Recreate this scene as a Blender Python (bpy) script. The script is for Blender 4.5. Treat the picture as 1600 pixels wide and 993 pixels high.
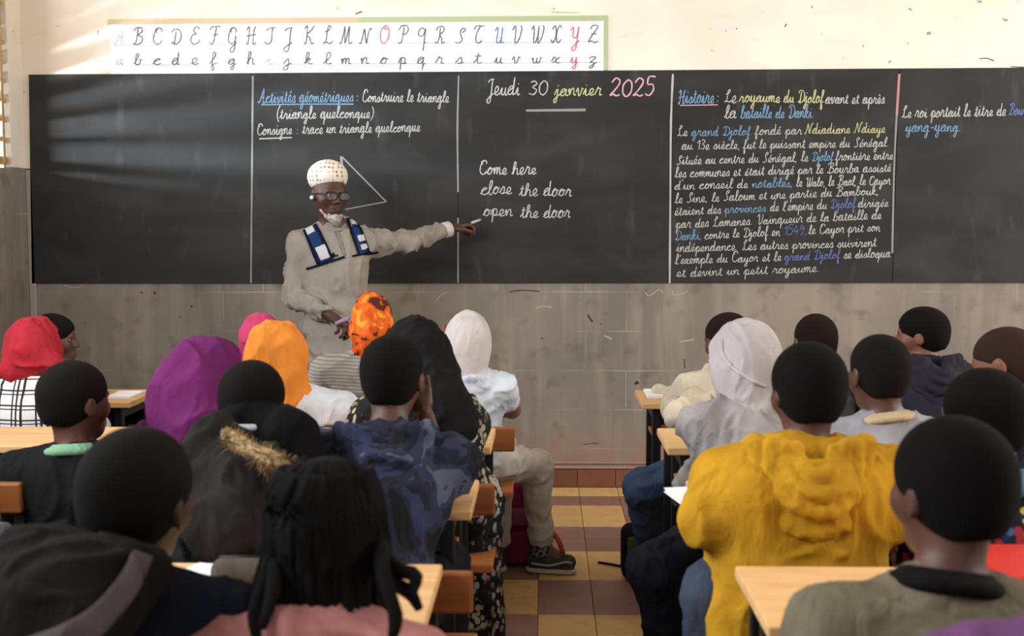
import bpy, bmesh, math, random
import numpy as np
from mathutils import Vector, Matrix
from mathutils.bvhtree import BVHTree
random.seed(7); rng = np.random.RandomState(5)
for o in list(bpy.data.objects): bpy.data.objects.remove(o)
SC = bpy.context.scene
C = SC.collection
R = math.radians

# ------------------------------------------------------------------ camera
FPX = 1818.0
CAMZ = 1.375
yaw, pitch, roll = R(1.64), R(4.61), R(-0.14)
camrot = (Matrix.Rotation(yaw, 3, 'Z') @ Matrix.Rotation(R(90) - pitch, 3, 'X') @ Matrix.Rotation(roll, 3, 'Z'))
cd = bpy.data.cameras.new('camera'); cam = bpy.data.objects.new('camera', cd); C.objects.link(cam)
cam.matrix_world = Matrix.Translation((0, 0, CAMZ)) @ camrot.to_4x4()
cd.sensor_width = 36; cd.lens = FPX * 36 / 1600; cd.clip_start = .05
cd.dof.use_dof = True; cd.dof.focus_distance = 5.4; cd.dof.aperture_fstop = 4.5
SC.camera = cam

def at(px, py, Y):
    d = camrot @ Vector(((px - 800) / FPX, -(py - 496.5) / FPX, -1))
    t = Y / d.y
    return Vector((d.x * t, Y, CAMZ + d.z * t))

# ------------------------------------------------------------------ world, light, exposure
w = bpy.data.worlds.new('world'); SC.world = w; w.use_nodes = True
bg = w.node_tree.nodes['Background']; bg.inputs[0].default_value = (.80, .88, 1.0, 1); bg.inputs[1].default_value = 1.2
SC.view_settings.view_transform = 'Standard'; SC.view_settings.look = 'None'
SC.view_settings.exposure = -0.12; SC.view_settings.gamma = 1.0

def area(name, loc, target, sx, sy, power, col):
    l = bpy.data.lights.new(name, 'AREA'); l.shape = 'RECTANGLE'; l.size = sx; l.size_y = sy; l.energy = power; l.color = col
    o = bpy.data.objects.new(name, l); C.objects.link(o); o.location = loc
    o.rotation_euler = (Vector(target) - Vector(loc)).to_track_quat('-Z', 'Y').to_euler()
    return o
WALLY = 6.02; LX = -2.70; RX = 4.6; BY = -3.2; CEIL = 3.35; SILL = 1.66
# daylight coming in through the openings of the two side walls and the open door at the back
area('daylight_left', (LX - .45, 2.4, 2.45), (.4, 4.2, 1.3), 4.6, 1.2, 250, (.93, .97, 1.0))
area('daylight_right', (RX + .35, 3.0, 2.25), (.3, 4.6, 1.4), 5.0, 1.4, 330, (1.0, .95, .88))
area('daylight_back', (.8, BY - .3, 1.7), (.4, 4, 1.2), 3.4, 1.9, 30, (1.0, .93, .86))
area('daylight_grille', (LX - .95, 5.05, SILL + .12), (LX + 1.2, 6.1, SILL + .35), 1.3, .07, 260, (.80, .90, 1.0))
area('daylight_grille_high', (LX - .6, 5.3, 2.6), (LX + 1.0, 6.0, 2.3), 1.0, .8, 50, (.97, .98, 1.0))

# ------------------------------------------------------------------ materials
def lin(c):
    r = []
    for v in c:
        v = v / 255.0
        r.append(v / 12.92 if v <= .04045 else ((v + .055) / 1.055) ** 2.4)
    return (r[0], r[1], r[2], 1)
class NT:
    def __init__(s, name, col=(128, 128, 128), rough=.8, spec=.3, metal=0):
        s.m = bpy.data.materials.new(name); s.m.use_nodes = True; s.t = s.m.node_tree
        s.b = s.t.nodes['Principled BSDF']; s.b.inputs['Base Color'].default_value = lin(col)
        s.b.inputs['Roughness'].default_value = rough; s.b.inputs['Specular IOR Level'].default_value = spec
        s.b.inputs['Metallic'].default_value = metal; s.tc = None
    def n(s, typ, **k):
        n = s.t.nodes.new('ShaderNode' + typ)
        for a, v in k.items(): setattr(n, a, v)
        return n
    def L(s, a, b): s.t.links.new(a, b)
    def co(s, scale=(1, 1, 1), rot=(0, 0, 0)):
        if not s.tc: s.tc = s.n('TexCoord')
        m = s.n('Mapping'); m.inputs['Scale'].default_value = scale; m.inputs['Rotation'].default_value = rot
        s.L(s.tc.outputs['Object'], m.inputs[0]); return m.outputs[0]
    def noise(s, sc, det=3, co=None, dist=0):
        n = s.n('TexNoise'); n.inputs['Scale'].default_value = sc; n.inputs['Detail'].default_value = det
        n.inputs['Distortion'].default_value = dist
        s.L(co if co else s.co(), n.inputs['Vector']); return n.outputs['Fac']
    def ramp(s, fac, stops, const=False):
        r = s.n('ValToRGB'); e = r.color_ramp.elements
        while len(e) < len(stops): e.new(.5)
        for q, (p, c) in zip(e, stops): q.position = p; q.color = lin(c) if len(c) == 3 else c
        if const: r.color_ramp.interpolation = 'CONSTANT'
        s.L(fac, r.inputs[0]); return r.outputs[0]
    def mix(s, f, a, b, mode='MIX'):
        m = s.n('Mix', data_type='RGBA', blend_type=mode)
        for sock, v in ((m.inputs[0], f), (m.inputs[6], a), (m.inputs[7], b)):
            if isinstance(v, (int, float)): sock.default_value = v
            elif isinstance(v, tuple): sock.default_value = v if len(v) == 4 else lin(v)
            else: s.L(v, sock)
        return m.outputs[2]
    def base(s, c): s.L(c, s.b.inputs['Base Color']); return s
    def bump(s, h, st=.3, dist=.01):
        b = s.n('Bump'); b.inputs['Strength'].default_value = st; b.inputs['Distance'].default_value = dist
        s.L(h, b.inputs['Height']); s.L(b.outputs[0], s.b.inputs['Normal']); return s
BW = lambda v: (v, v, v, 1)
_mc = {}
def cloth(col, rough=.9, fold=.35, var=.15):
    col = tuple(int(v * .90) for v in col)
    key = ('cloth', col, fold, var)
    if key in _mc: return _mc[key]
    t = NT('fabric', col, rough, .08)
    f = t.noise(7, 4)
    dark = tuple(int(v * (1 - var)) for v in col)
    t.base(t.mix(t.ramp(f, [(.35, BW(0)), (.65, BW(1))]), dark, col))
    t.bump(t.noise(16, 5, t.co((1, 1, .55)), 1.0), fold * 1.5, .025)
    _mc[key] = t.m; return t.m
def skin(col):
    key = ('skin', col)
    if key in _mc: return _mc[key]
    t = NT('skin', col, .5, .35)
    d = tuple(int(v * .78) for v in col)
    t.base(t.mix(t.noise(9, 3), d, col)); t.bump(t.noise(120, 2), .08, .002)
    _mc[key] = t.m; return t.m
def hairm(col):
    col = tuple(int(v * .62) for v in col)
    key = ('hair', col)
    if key in _mc: return _mc[key]
    t = NT('hair', col, .95, .12)
    t.base(t.mix(t.noise(14, 3), tuple(int(v * .7) for v in col), col)); t.bump(t.noise(330, 2), .7, .004)
    _mc[key] = t.m; return t.m
def plain(name, col, rough=.6, spec=.3, metal=0):
    key = (name, col)
    if key in _mc: return _mc[key]
    t = NT(name, col, rough, spec, metal); _mc[key] = t.m; return t.m

def mat_wall():
    t = NT('painted_plaster', rough=.85, spec=.15)
    sx = t.n('SeparateXYZ'); t.L(t.co(), sx.inputs[0])
    big = t.noise(1.3, 5); fine = t.noise(9, 6); streak = t.noise(3.0, 6, t.co((4.5, 4.5, .5)))
    g = t.mix(t.ramp(big, [(.35, BW(0)), (.65, BW(1))]), (116, 110, 103), (140, 131, 121))
    g = t.mix(t.ramp(streak, [(.5, BW(0)), (.72, BW(.45))]), g, (160, 148, 136))
    g = t.mix(t.ramp(fine, [(.56, BW(0)), (.75, BW(.7))]), g, (98, 90, 82))
    # pale scuffs along the hidden block courses, more of them low down
    wv = t.n('TexBrick'); wv.inputs['Scale'].default_value = 1; wv.inputs['Brick Width'].default_value = .42; wv.inputs['Row Height'].default_value = .205
    wv.inputs['Mortar Size'].default_value = .004; wv.inputs['Mortar Smooth'].default_value = .6
    t.L(t.co((1, 1, 1), (R(90), 0, 0)), wv.inputs['Vector'])
    jn = t.n('Math', operation='MULTIPLY'); t.L(wv.outputs['Fac'], jn.inputs[0])
    t.L(t.ramp(t.noise(2.2, 5), [(.47, BW(0)), (.65, BW(.7))]), jn.inputs[1])
    g = t.mix(jn.outputs[0], g, (178, 165, 152))
    spots = t.ramp(t.noise(16, 2), [(.755, BW(0)), (.775, BW(1))])
    g = t.mix(spots, g, (62, 55, 50))
    low = t.n('MapRange'); low.inputs[1].default_value = .34; low.inputs[2].default_value = .16; t.L(sx.outputs[2], low.inputs[0])
    lowf = t.n('Math', operation='MULTIPLY'); t.L(low.outputs[0], lowf.inputs[0]); t.L(t.ramp(fine, [(.4, BW(.2)), (.6, BW(1))]), lowf.inputs[1])
    g = t.mix(lowf.outputs[0], g, (150, 118, 104))
    cr = t.mix(t.ramp(t.noise(2.0, 5), [(.4, BW(0)), (.7, BW(1))]), (228, 219, 206), (218, 207, 191))
    cr = t.mix(t.ramp(t.noise(5, 4, t.co((1, 1, 2.5))), [(.62, BW(0)), (.75, BW(.5))]), cr, (205, 196, 170))
    cr = t.mix(t.ramp(t.noise(22, 2), [(.74, BW(0)), (.76, BW(.8))]), cr, (120, 110, 100))
    st = t.n('Math', operation='GREATER_THAN'); t.L(sx.outputs[2], st.inputs[0]); st.inputs[1].default_value = SILL + .01
    t.base(t.mix(st.outputs[0], g, cr)); t.bump(fine, .25, .01); return t.m
def mat_board():
    t = NT('slate_paint', (40, 41, 41), .62, .3)
    sm = t.noise(2.2, 5, t.co((1, 1, 2.2)), .4)
    c = t.mix(t.ramp(sm, [(.4, BW(0)), (.75, BW(1))]), (29, 29, 29), (47, 47, 47))
    c = t.mix(t.ramp(t.noise(5, 5, t.co((2.5, 1, .8))), [(.6, BW(0)), (.8, BW(.35))]), c, (90, 92, 92))
    t.base(c); t.bump(t.noise(60, 2), .06, .003); return t.m
def mat_tile(a, b):
    t = NT('cement_tile', a, .42, .4)
    oi = t.n('ObjectInfo')
    c = t.mix(oi.outputs['Random'], a, b)
    c = t.mix(t.ramp(t.noise(14, 5), [(.5, BW(0)), (.75, BW(.55))]), c, tuple(int(v * .72) for v in a))
    t.base(c); t.bump(t.noise(30, 3), .1, .003); return t.m
def mat_wood(a, b, rough=.5, ax='X'):
    t = NT('wood', a, rough, .35)
    sc = (1, 9, 9) if ax == 'X' else (9, 9, 1)
    f = t.noise(2.4, 5, t.co(sc), 1.2)
    c = t.mix(t.ramp(f, [(.3, BW(0)), (.7, BW(1))]), a, b)
    v = t.n('TexVoronoi'); v.inputs['Scale'].default_value = 6; t.L(t.co((.8, 2, 2)), v.inputs['Vector'])
    c = t.mix(t.ramp(v.outputs['Distance'], [(0, BW(.7)), (.11, BW(0))]), c, tuple(int(q * .6) for q in a))
    t.base(c); t.bump(f, .1, .003); return t.m
M = dict(
    wall=mat_wall(), board=mat_board(), ceil=plain('ceiling_paint', (216, 208, 194), .9),
    grout=plain('grout', (142, 120, 98), .9), tile_y=mat_tile((222, 184, 122), (206, 168, 108)), tile_p=mat_tile((152, 118, 108), (136, 102, 94)),
    skirt=mat_tile((128, 84, 66), (108, 68, 54)), band=plain('plaster_band', (158, 132, 120), .9),
    top=mat_wood((224, 184, 132), (204, 158, 104)), brown=mat_wood((138, 80, 36), (112, 62, 26), .45), seat=mat_wood((196, 128, 70), (170, 104, 52)),
    steel=plain('black_steel', (20, 20, 22), .45, .4), clay=mat_tile((196, 168, 126), (170, 138, 98)),
    paper=plain('paper', (236, 236, 240), .8), ink=plain('ink', (92, 94, 108), .8), ink_red=plain('ink_red', (196, 96, 110), .8), ink_blue=plain('ink_blue', (72, 110, 176), .8),
    rule=plain('ruling', (158, 160, 180), .8), rule_light=plain('ruling_light', (205, 205, 218), .8), gtape=plain('green_border', (168, 178, 138), .8), otape=plain('worn_edge', (196, 176, 148), .9),
    chalk=plain('chalk', (172, 172, 168), .95), chalk_y=plain('chalk_yellow', (176, 178, 132), .95), chalk_p=plain('chalk_pink', (206, 156, 172), .95),
    chalk_b=plain('chalk_blue', (108, 140, 168), .95), chalk_db=plain('chalk_deep_blue', (92, 108, 160), .95), chalk_f=plain('chalk_faint', (138, 138, 136), .95),
    chalk_r=plain('chalk_red', (176, 130, 130), .95),
    white=plain('white_plastic', (235, 235, 235), .5), eye=plain('eye_white', (215, 205, 195), .3), iris=plain('iris', (25, 15, 12), .2),
    black=plain('black_plastic', (16, 16, 18), .4), rubber=plain('rubber', (26, 26, 28), .7), sole=plain('sole', (190, 190, 186), .7), 
)
tl = NT('lens_glass', (220, 225, 228), .08, .5); tl.b.inputs['Alpha'].default_value = .07; M['lens'] = tl.m

# ------------------------------------------------------------------ mesh helpers
def link(name, me, mat, parent=None, smooth=False):
    o = bpy.data.objects.new(name, me); C.objects.link(o)
    if mat is not None and len(me.materials) == 0: me.materials.append(mat)
    if parent is not None: o.parent = parent
    if smooth: me.polygons.foreach_set('use_smooth', [True] * len(me.polygons))
    return o
def tag(o, label=None, cat=None, group=None, kind=None):
    if label: o['label'] = label
    if cat: o['category'] = cat
    if group: o['group'] = group
    if kind: o['kind'] = kind
    return o
def empty(name, loc, label, cat, group=None):
    o = bpy.data.objects.new(name, None); C.objects.link(o); o.location = loc; o.empty_display_size = .05
    return tag(o, label, cat, group)
def me_from(name, vs, fs):
    me = bpy.data.meshes.new(name); me.from_pydata([tuple(v) for v in vs], [], fs); me.update(); return me
def box_me(x0, x1, y0, y1, z0, z1, bev=0, seg=1):
    bm = bmesh.new()
    r = bmesh.ops.create_cube(bm, size=1)
    for v in bm.verts:
        v.co = Vector((x0 + (v.co.x + .5) * (x1 - x0), y0 + (v.co.y + .5) * (y1 - y0), z0 + (v.co.z + .5) * (z1 - z0)))
    if bev: bmesh.ops.bevel(bm, geom=bm.edges[:], offset=bev, segments=seg, affect='EDGES', profile=.5)
    me = bpy.data.meshes.new('box'); bm.to_mesh(me); bm.free(); return me
def box(name, x0, x1, y0, y1, z0, z1, mat, parent=None, bev=0, seg=1):
    return link(name, box_me(x0, x1, y0, y1, z0, z1, bev, seg), mat, parent)
def join_boxes(name, bs, mat, parent=None):
    vs = []; fs = []
    for (x0, x1, y0, y1, z0, z1) in bs:
        k = len(vs)
        vs += [(x, y, z) for x in (x0, x1) for y in (y0, y1) for z in (z0, z1)]
        fs += [tuple(k + i for i in f) for f in ((0, 1, 3, 2), (4, 6, 7, 5), (0, 4, 5, 1), (2, 3, 7, 6), (0, 2, 6, 4), (1, 5, 7, 3))]
    return link(name, me_from(name, vs, fs), mat, parent)
def catmull(P, n):
    P = [Vector(p) for p in P]; out = []
    if len(P) < 3: return P
    for i in range(len(P) - 1):
        a = P[max(i - 1, 0)]; b = P[i]; c = P[i + 1]; d = P[min(i + 2, len(P) - 1)]
        for j in range(n):
            t = j / n
            out.append(.5 * ((2 * b) + (c - a) * t + (2 * a - 5 * b + 4 * c - d) * t * t + (3 * b - a - 3 * c + d) * t ** 3))
    out.append(P[-1]); return out
def tube_data(pts, rad, sides=8, closed=False):
    vs = []; fs = []; n = len(pts); up = Vector((0.03, .02, 1))
    pts = [Vector(p) for p in pts]
    for i, p in enumerate(pts):
        if closed: d = pts[(i + 1) % n] - pts[i - 1]
        else: d = pts[min(i + 1, n - 1)] - pts[max(i - 1, 0)]
        d.normalize()
        a = d.cross(up)
        if a.length < .1: a = d.cross(Vector((1, 0, 0)))
        a.normalize(); b = d.cross(a)
        r = rad[i] if isinstance(rad, (list, tuple)) else rad
        for k in range(sides):
            t = 2 * math.pi * k / sides
            vs.append(p + a * math.cos(t) * r + b * math.sin(t) * r)
    m = n if closed else n - 1
    for i in range(m):
        for k in range(sides):
            k2 = (k + 1) % sides; i2 = (i + 1) % n
            fs.append((i * sides + k, i * sides + k2, i2 * sides + k2, i2 * sides + k))
    if not closed:
        fs.append(tuple(range(sides))[::-1]); fs.append(tuple(range((n - 1) * sides, n * sides)))
    return vs, fs
def tube(name, pts, rad, mat, parent=None, sides=8, closed=False, sub=0):
    if sub:
        if isinstance(rad, (list, tuple)):
            rr = []
            for i in range(len(rad) - 1): rr += [rad[i] + (rad[i + 1] - rad[i]) * j / sub for j in range(sub)]
            rad = rr + [rad[-1]]
        pts = catmull(pts, sub)
    vs, fs = tube_data(pts, rad, sides, closed)
    return link(name, me_from(name, vs, fs), mat, parent, True)

# ------------------------------------------------------------------ signed distance mesher
_H = rng.rand(32, 32, 32).astype(np.float32)
def vnoise(P):
    i = np.floor(P).astype(np.int32); f = P - i; f = f * f * (3 - 2 * f)
    i0 = i & 31; i1 = (i + 1) & 31; r = 0
    for a in (0, 1):
        for b in (0, 1):
            for c in (0, 1):
                wgt = (f[:, 0] if a else 1 - f[:, 0]) * (f[:, 1] if b else 1 - f[:, 1]) * (f[:, 2] if c else 1 - f[:, 2])
                r = r + wgt * _H[(i1 if a else i0)[:, 0], (i1 if b else i0)[:, 1], (i1 if c else i0)[:, 2]]
    return r * 2 - 1
def v3(p): return np.array((p[0], p[1], p[2]), dtype=np.float32)
def cap(a, b, ra, rb, k=.02): return ('cap', v3(a), v3(b), ra, rb, k, 1)
def ell(c, r, k=.02, rot=None): return ('ell', v3(c), v3(r), None if rot is None else np.array(rot, dtype=np.float32), 0, k, 1)
def sub(pr): return pr[:6] + (-1,)
def cut(p, n, rad): 
    n = Vector(n).normalized(); return ('cut', v3(p), v3(n), rad, 0, 0, 0)
def ring(c, axis, R_, r, k=.01, flat=1.0): 
    return ('ring', v3(c), v3(Vector(axis).normalized()), R_, r, k, 1)
def mesh_sdf(prims, h, disp=None):
    lo = np.full(3, 1e9, np.float32); hi = -lo
    bbs = []
    for p in prims:
        if p[0] == 'cap':
            r = max(p[3], p[4]); l = np.minimum(p[1], p[2]) - r; u = np.maximum(p[1], p[2]) + r
        elif p[0] == 'ell':
            e = p[2] if p[3] is None else np.abs(p[3]) @ p[2]
            l = p[1] - e; u = p[1] + e
        elif p[0] == 'ring':
            e = p[3] + p[4]; l = p[1] - e; u = p[1] + e
        else:
            l = p[1] - p[3]; u = p[1] + p[3]
        bbs.append((l, u))
        if p[6] == 1: lo = np.minimum(lo, l); hi = np.maximum(hi, u)
    lo -= 3 * h + .01; hi += 3 * h + .01
    n = np.ceil((hi - lo) / h).astype(int) + 1
    F = np.full(tuple(n), 1.0, np.float32)
    ax = [lo[i] + h * np.arange(n[i], dtype=np.float32) for i in range(3)]
    for p, (l, u) in zip(prims, bbs):
        mg = max(p[5], 0) + 2.5 * h
        i0 = np.clip(np.floor((l - mg - lo) / h).astype(int), 0, n - 1); i1 = np.clip(np.ceil((u + mg - lo) / h).astype(int) + 1, 1, n)
        if np.any(i1 <= i0): continue
        sl = tuple(slice(i0[i], i1[i]) for i in range(3))
        X = ax[0][sl[0]][:, None, None]; Y = ax[1][sl[1]][None, :, None]; Z = ax[2][sl[2]][None, None, :]
        if p[0] == 'cap':
            a, b = p[1], p[2]; ab = b - a; L2 = max(float(ab @ ab), 1e-9)
            dx, dy, dz = X - a[0], Y - a[1], Z - a[2]
            t = np.clip((dx * ab[0] + dy * ab[1] + dz * ab[2]) / L2, 0, 1)
            d = np.sqrt((dx - t * ab[0]) ** 2 + (dy - t * ab[1]) ** 2 + (dz - t * ab[2]) ** 2) - (p[3] + (p[4] - p[3]) * t)
        elif p[0] == 'ell':
            dx, dy, dz = X - p[1][0], Y - p[1][1], Z - p[1][2]
            if p[3] is not None:
                q = p[3]
                dx, dy, dz = (q[0, 0] * dx + q[1, 0] * dy + q[2, 0] * dz, q[0, 1] * dx + q[1, 1] * dy + q[2, 1] * dz, q[0, 2] * dx + q[1, 2] * dy + q[2, 2] * dz)
            r = p[2]
            k0 = np.sqrt((dx / r[0]) ** 2 + (dy / r[1]) ** 2 + (dz / r[2]) ** 2)
            k1 = np.sqrt((dx / r[0] ** 2) ** 2 + (dy / r[1] ** 2) ** 2 + (dz / r[2] ** 2) ** 2) + 1e-6
            d = k0 * (k0 - 1) / k1
        elif p[0] == 'ring':
            dx, dy, dz = X - p[1][0], Y - p[1][1], Z - p[1][2]; nn = p[2]
            hh = dx * nn[0] + dy * nn[1] + dz * nn[2]
            rr = np.sqrt(np.maximum(dx * dx + dy * dy + dz * dz - hh * hh, 0))
            d = np.sqrt((rr - p[3]) ** 2 + hh * hh) - p[4]
        else:
            dx, dy, dz = X - p[1][0], Y - p[1][1], Z - p[1][2]; nn = p[2]
            pl = dx * nn[0] + dy * nn[1] + dz * nn[2]
            near = (dx * dx + dy * dy + dz * dz) < p[3] ** 2
            G = F[sl]; F[sl] = np.where(near, np.maximum(G, pl), G); continue
        G = F[sl]; k = max(p[5], 1e-4)
        if p[6] == 1:
            q = np.clip(k - np.abs(G - d), 0, None) / k
            F[sl] = np.minimum(G, d) - q * q * k * .25
        else:
            d = -d; q = np.clip(k - np.abs(G - d), 0, None) / k
            F[sl] = np.maximum(G, d) + q * q * k * .25
    ins = F < 0
    a = ins[:-1, :-1, :-1]
    any_ = a.copy(); all_ = a.copy()
    cs = [(i, j, k) for i in (0, 1) for j in (0, 1) for k in (0, 1)]
    for (i, j, k) in cs[1:]:
        s = ins[i:n[0] - 1 + i, j:n[1] - 1 + j, k:n[2] - 1 + k]
        any_ |= s; all_ &= s
    act = np.argwhere(any_ & ~all_)
    idx = np.full(any_.shape, -1, np.int32); idx[act[:, 0], act[:, 1], act[:, 2]] = np.arange(len(act))
    val = {c: F[act[:, 0] + c[0], act[:, 1] + c[1], act[:, 2] + c[2]] for c in cs}
    acc = np.zeros((len(act), 3), np.float32); cnt = np.zeros(len(act), np.float32)
    for c in cs:
        for axi in range(3):
            if c[axi] == 0:
                d2 = list(c); d2[axi] = 1; d2 = tuple(d2)
                va, vb = val[c], val[d2]; m = (va < 0) != (vb < 0)
                t = np.where(m, va / np.where(m, va - vb, 1), 0)
                for q in range(3):
                    acc[:, q] += np.where(m, c[q] + (t if q == axi else 0), 0)
                cnt += m
    V = lo + h * (act + acc / cnt[:, None])
    faces = []
    for axi in range(3):
        b, c = [(1, 2), (2, 0), (0, 1)][axi]
        s0 = [slice(1, -1)] * 3; s1 = [slice(1, -1)] * 3
        s0[axi] = slice(0, n[axi] - 1); s1[axi] = slice(1, n[axi])
        A = ins[tuple(s0)]; B = ins[tuple(s1)]
        e = np.argwhere(A != B)
        if len(e) == 0: continue
        sg = A[e[:, 0], e[:, 1], e[:, 2]]
        off = np.ones(3, int); off[axi] = 0
        e = e + off
        q = []
        for (db, dc) in ((-1, -1), (0, -1), (0, 0), (-1, 0)):
            g = e.copy(); g[:, b] += db; g[:, c] += dc
            q.append(idx[g[:, 0], g[:, 1], g[:, 2]])
        q = np.stack(q, 1); q[~sg] = q[~sg][:, ::-1]
        faces.append(q)
    Q = np.concatenate(faces); Q = Q[(Q >= 0).all(1)]
    if disp:
        N = np.zeros_like(V)
        fn = np.cross(V[Q[:, 2]] - V[Q[:, 0]], V[Q[:, 3]] - V[Q[:, 1]])
        for i in range(4): np.add.at(N, Q[:, i], fn)
        N /= np.linalg.norm(N, axis=1)[:, None] + 1e-9
        V = V + N * disp(V)[:, None].astype(np.float32)
    return V, Q
def folds(amp=.006, freq=14, stretch=(1, 1, .45), seed=0.0):
    st = np.array(stretch, np.float32)
    def f(V):
        P = V * st * freq + seed
        wv = np.stack([vnoise(V * 5 + seed + 9), vnoise(V * 5 + seed + 31), vnoise(V * 5 + seed + 53)], 1)
        a = vnoise(P + wv * 1.6)
        b = vnoise(P * 1.9 + 17 + wv * .8)
        return amp * (1.9 * (1 - np.abs(a)) ** 3 + .8 * (1 - np.abs(b)) ** 3 - 1.0)
    return f
def sdf_obj(name, prims, h, mat, parent, disp=None, extra=()):
    V, Q = mesh_sdf(prims, h, disp)
    for (pr2, h2) in extra:
        V2, Q2 = mesh_sdf(pr2, h2); Q = np.concatenate([Q, Q2 + len(V)]); V = np.concatenate([V, V2])
    base = v3(parent.matrix_basis.translation) if parent is not None else np.zeros(3)
    me = bpy.data.meshes.new(name)
    me.vertices.add(len(V)); me.vertices.foreach_set('co', (V - base).astype(np.float32).ravel())
    me.loops.add(len(Q) * 4); me.loops.foreach_set('vertex_index', Q.astype(np.int32).ravel())
    me.polygons.add(len(Q)); me.polygons.foreach_set('loop_start', np.arange(0, len(Q) * 4, 4, dtype=np.int32))
    me.update(calc_edges=True)
    o = link(name, me, mat, parent, True)
    global _last; _last = (V, Q)
    return o

# ------------------------------------------------------------------ room shell
def struct(o): o['kind'] = 'structure'; return o
floor = struct(box('floor', LX - .2, RX + .2, BY - .1, WALLY + .1, -.12, -.008, M['grout']))
T = .2
tile_me = {}
def tile_mesh(mat):
    me = box_me(.0012, T - .0012, .0012, T - .0012, -.012, 0, .0012); me.materials.append(mat); return me
tm = [tile_mesh(M['tile_y']), tile_mesh(M['tile_p'])]
X0 = at(841, 934, 2.6 * 1).x  # the joint seen beside the skirt
X0 = (841 - 852) / 1818 * 4.3
def tile_kind(i, j):
    # j counts rows of small tiles from the wall, the first two rows form a border
    if j == 0: return 0
    if j == 1: return 1
    return ((i // 2) + ((j - 2) // 2)) % 2
rest = {0: [], 1: []}
i0 = int(math.floor((LX - X0) / T)); i1 = int(math.ceil((RX - X0) / T))
for i in range(i0, i1):
    for j in range(0, 46):
        x = X0 + i * T; y = WALLY - (j + 1) * T
        if x < LX - .001: 
            if x + T < LX + .02: continue
        if y < BY: continue
        k = tile_kind(i, j)
        if -5 <= i <= 6 and j < 20:
            o = bpy.data.objects.new('tile', tm[k]); C.objects.link(o); o.location = (x, y, 0); o.parent = floor
        else: rest[k].append((x + .0012, min(x + T - .0012, RX), y + .0012, y + T - .0012, -.012, 0))
for k, nm in ((0, 'yellow_tiles'), (1, 'brown_tiles')):
    o = join_boxes(nm, rest[k], M['tile_y'] if k == 0 else M['tile_p'], floor); o['kind'] = 'stuff'
wall_front = struct(box('wall_front', LX - .2, RX + .2, WALLY, WALLY + .2, -.1, CEIL, M['wall']))
struct(box('ceiling', LX - .2, RX + .2, BY - .2, WALLY + .2, CEIL, CEIL + .12, M['ceil']))
# left wall with a pierced block opening near the board and two long openings further back
lw = []
ops = [(4.55, 5.86), (1.2, 4.1), (-2.4, .7)]
def side_wall(x0, x1, ops, z0, z1):
    b = [(x0, x1, BY - .2, WALLY, -.1, z0), (x0, x1, BY - .2, WALLY, z1, CEIL)]
    ys = sorted([BY - .2, WALLY] + [v for o_ in ops for v in o_])
    for a, c in zip(ys[::2], ys[1::2]): b.append((x0, x1, a, c, z0, z1))
    return b
wl = struct(join_boxes('wall_left', side_wall(LX - .18, LX, ops, SILL, 3.05), M['wall']))
wr = struct(join_boxes('wall_right', side_wall(RX, RX + .18, [(3.4, 5.4), (.2, 2.6), (-2.6, -.6)], 1.3, 3.0), M['wall']))
struct(join_boxes('wall_back', [(LX, -.9, BY - .2, BY, -.1, CEIL), (2.5, RX, BY - .2, BY, -.1, CEIL), (-.9, 2.5, BY - .2, BY, 2.6, CEIL)], M['wall']))
# pierced concrete blocks: sloping slats between thin uprights, in the near-board opening
gw = struct(empty('window_1', (LX - .09, 5.2, SILL), None, None))
sl_me = None
z = SILL + .045
ri = 0
while z < 3.03:
    me = box_me(-.075, .075, -.655, .655, -.011, .011, .003); me.materials.append(M['clay'])
    o = bpy.data.objects.new('slat', me); C.objects.link(o); o.parent = gw; o.location = (0, .005, z - SILL); o.rotation_euler = (0, R(-3), 0)
    z += .097; ri += 1
up_me = box_me(-.085, .085, -.012, .012, 0, 3.05 - SILL, .003); up_me.materials.append(M['clay'])
for k in range(5):
    o = bpy.data.objects.new('upright', up_me); C.objects.link(o); o.parent = gw; o.location = (0, -.64 + k * .31, 0)
# pale mortar strip at the corner, plaster band, skirting tiles
tr = struct(box('trim_1', LX, LX + .035, WALLY - .012, WALLY, 0, SILL, plain('corner_strip', (150, 146, 138), .9), None, .004))
bbz = .098
bd = struct(box('baseboard_front', LX, RX, WALLY - .006, WALLY, 0, bbz, M['grout']))
sk = box_me(.0015, T - .0015, -.014, -.004, .003, bbz - .002, .002); sk.materials.append(M['skirt'])
for i in range(i0, i1 + 1):
    x = X0 - .007 + i * T
    if x < LX - .01 or x > RX - T: continue
    o = bpy.data.objects.new('tile', sk); C.objects.link(o); o.parent = bd; o.location = (x, WALLY, 0)
struct(box('trim_2', LX, RX, WALLY - .02, WALLY, bbz + .002, bbz + .014, M['band'], None, .004))
struct(box('trim_3', LX, RX, WALLY - .008, WALLY, bbz + .026, bbz + .036, M['band'], None, .003))

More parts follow.
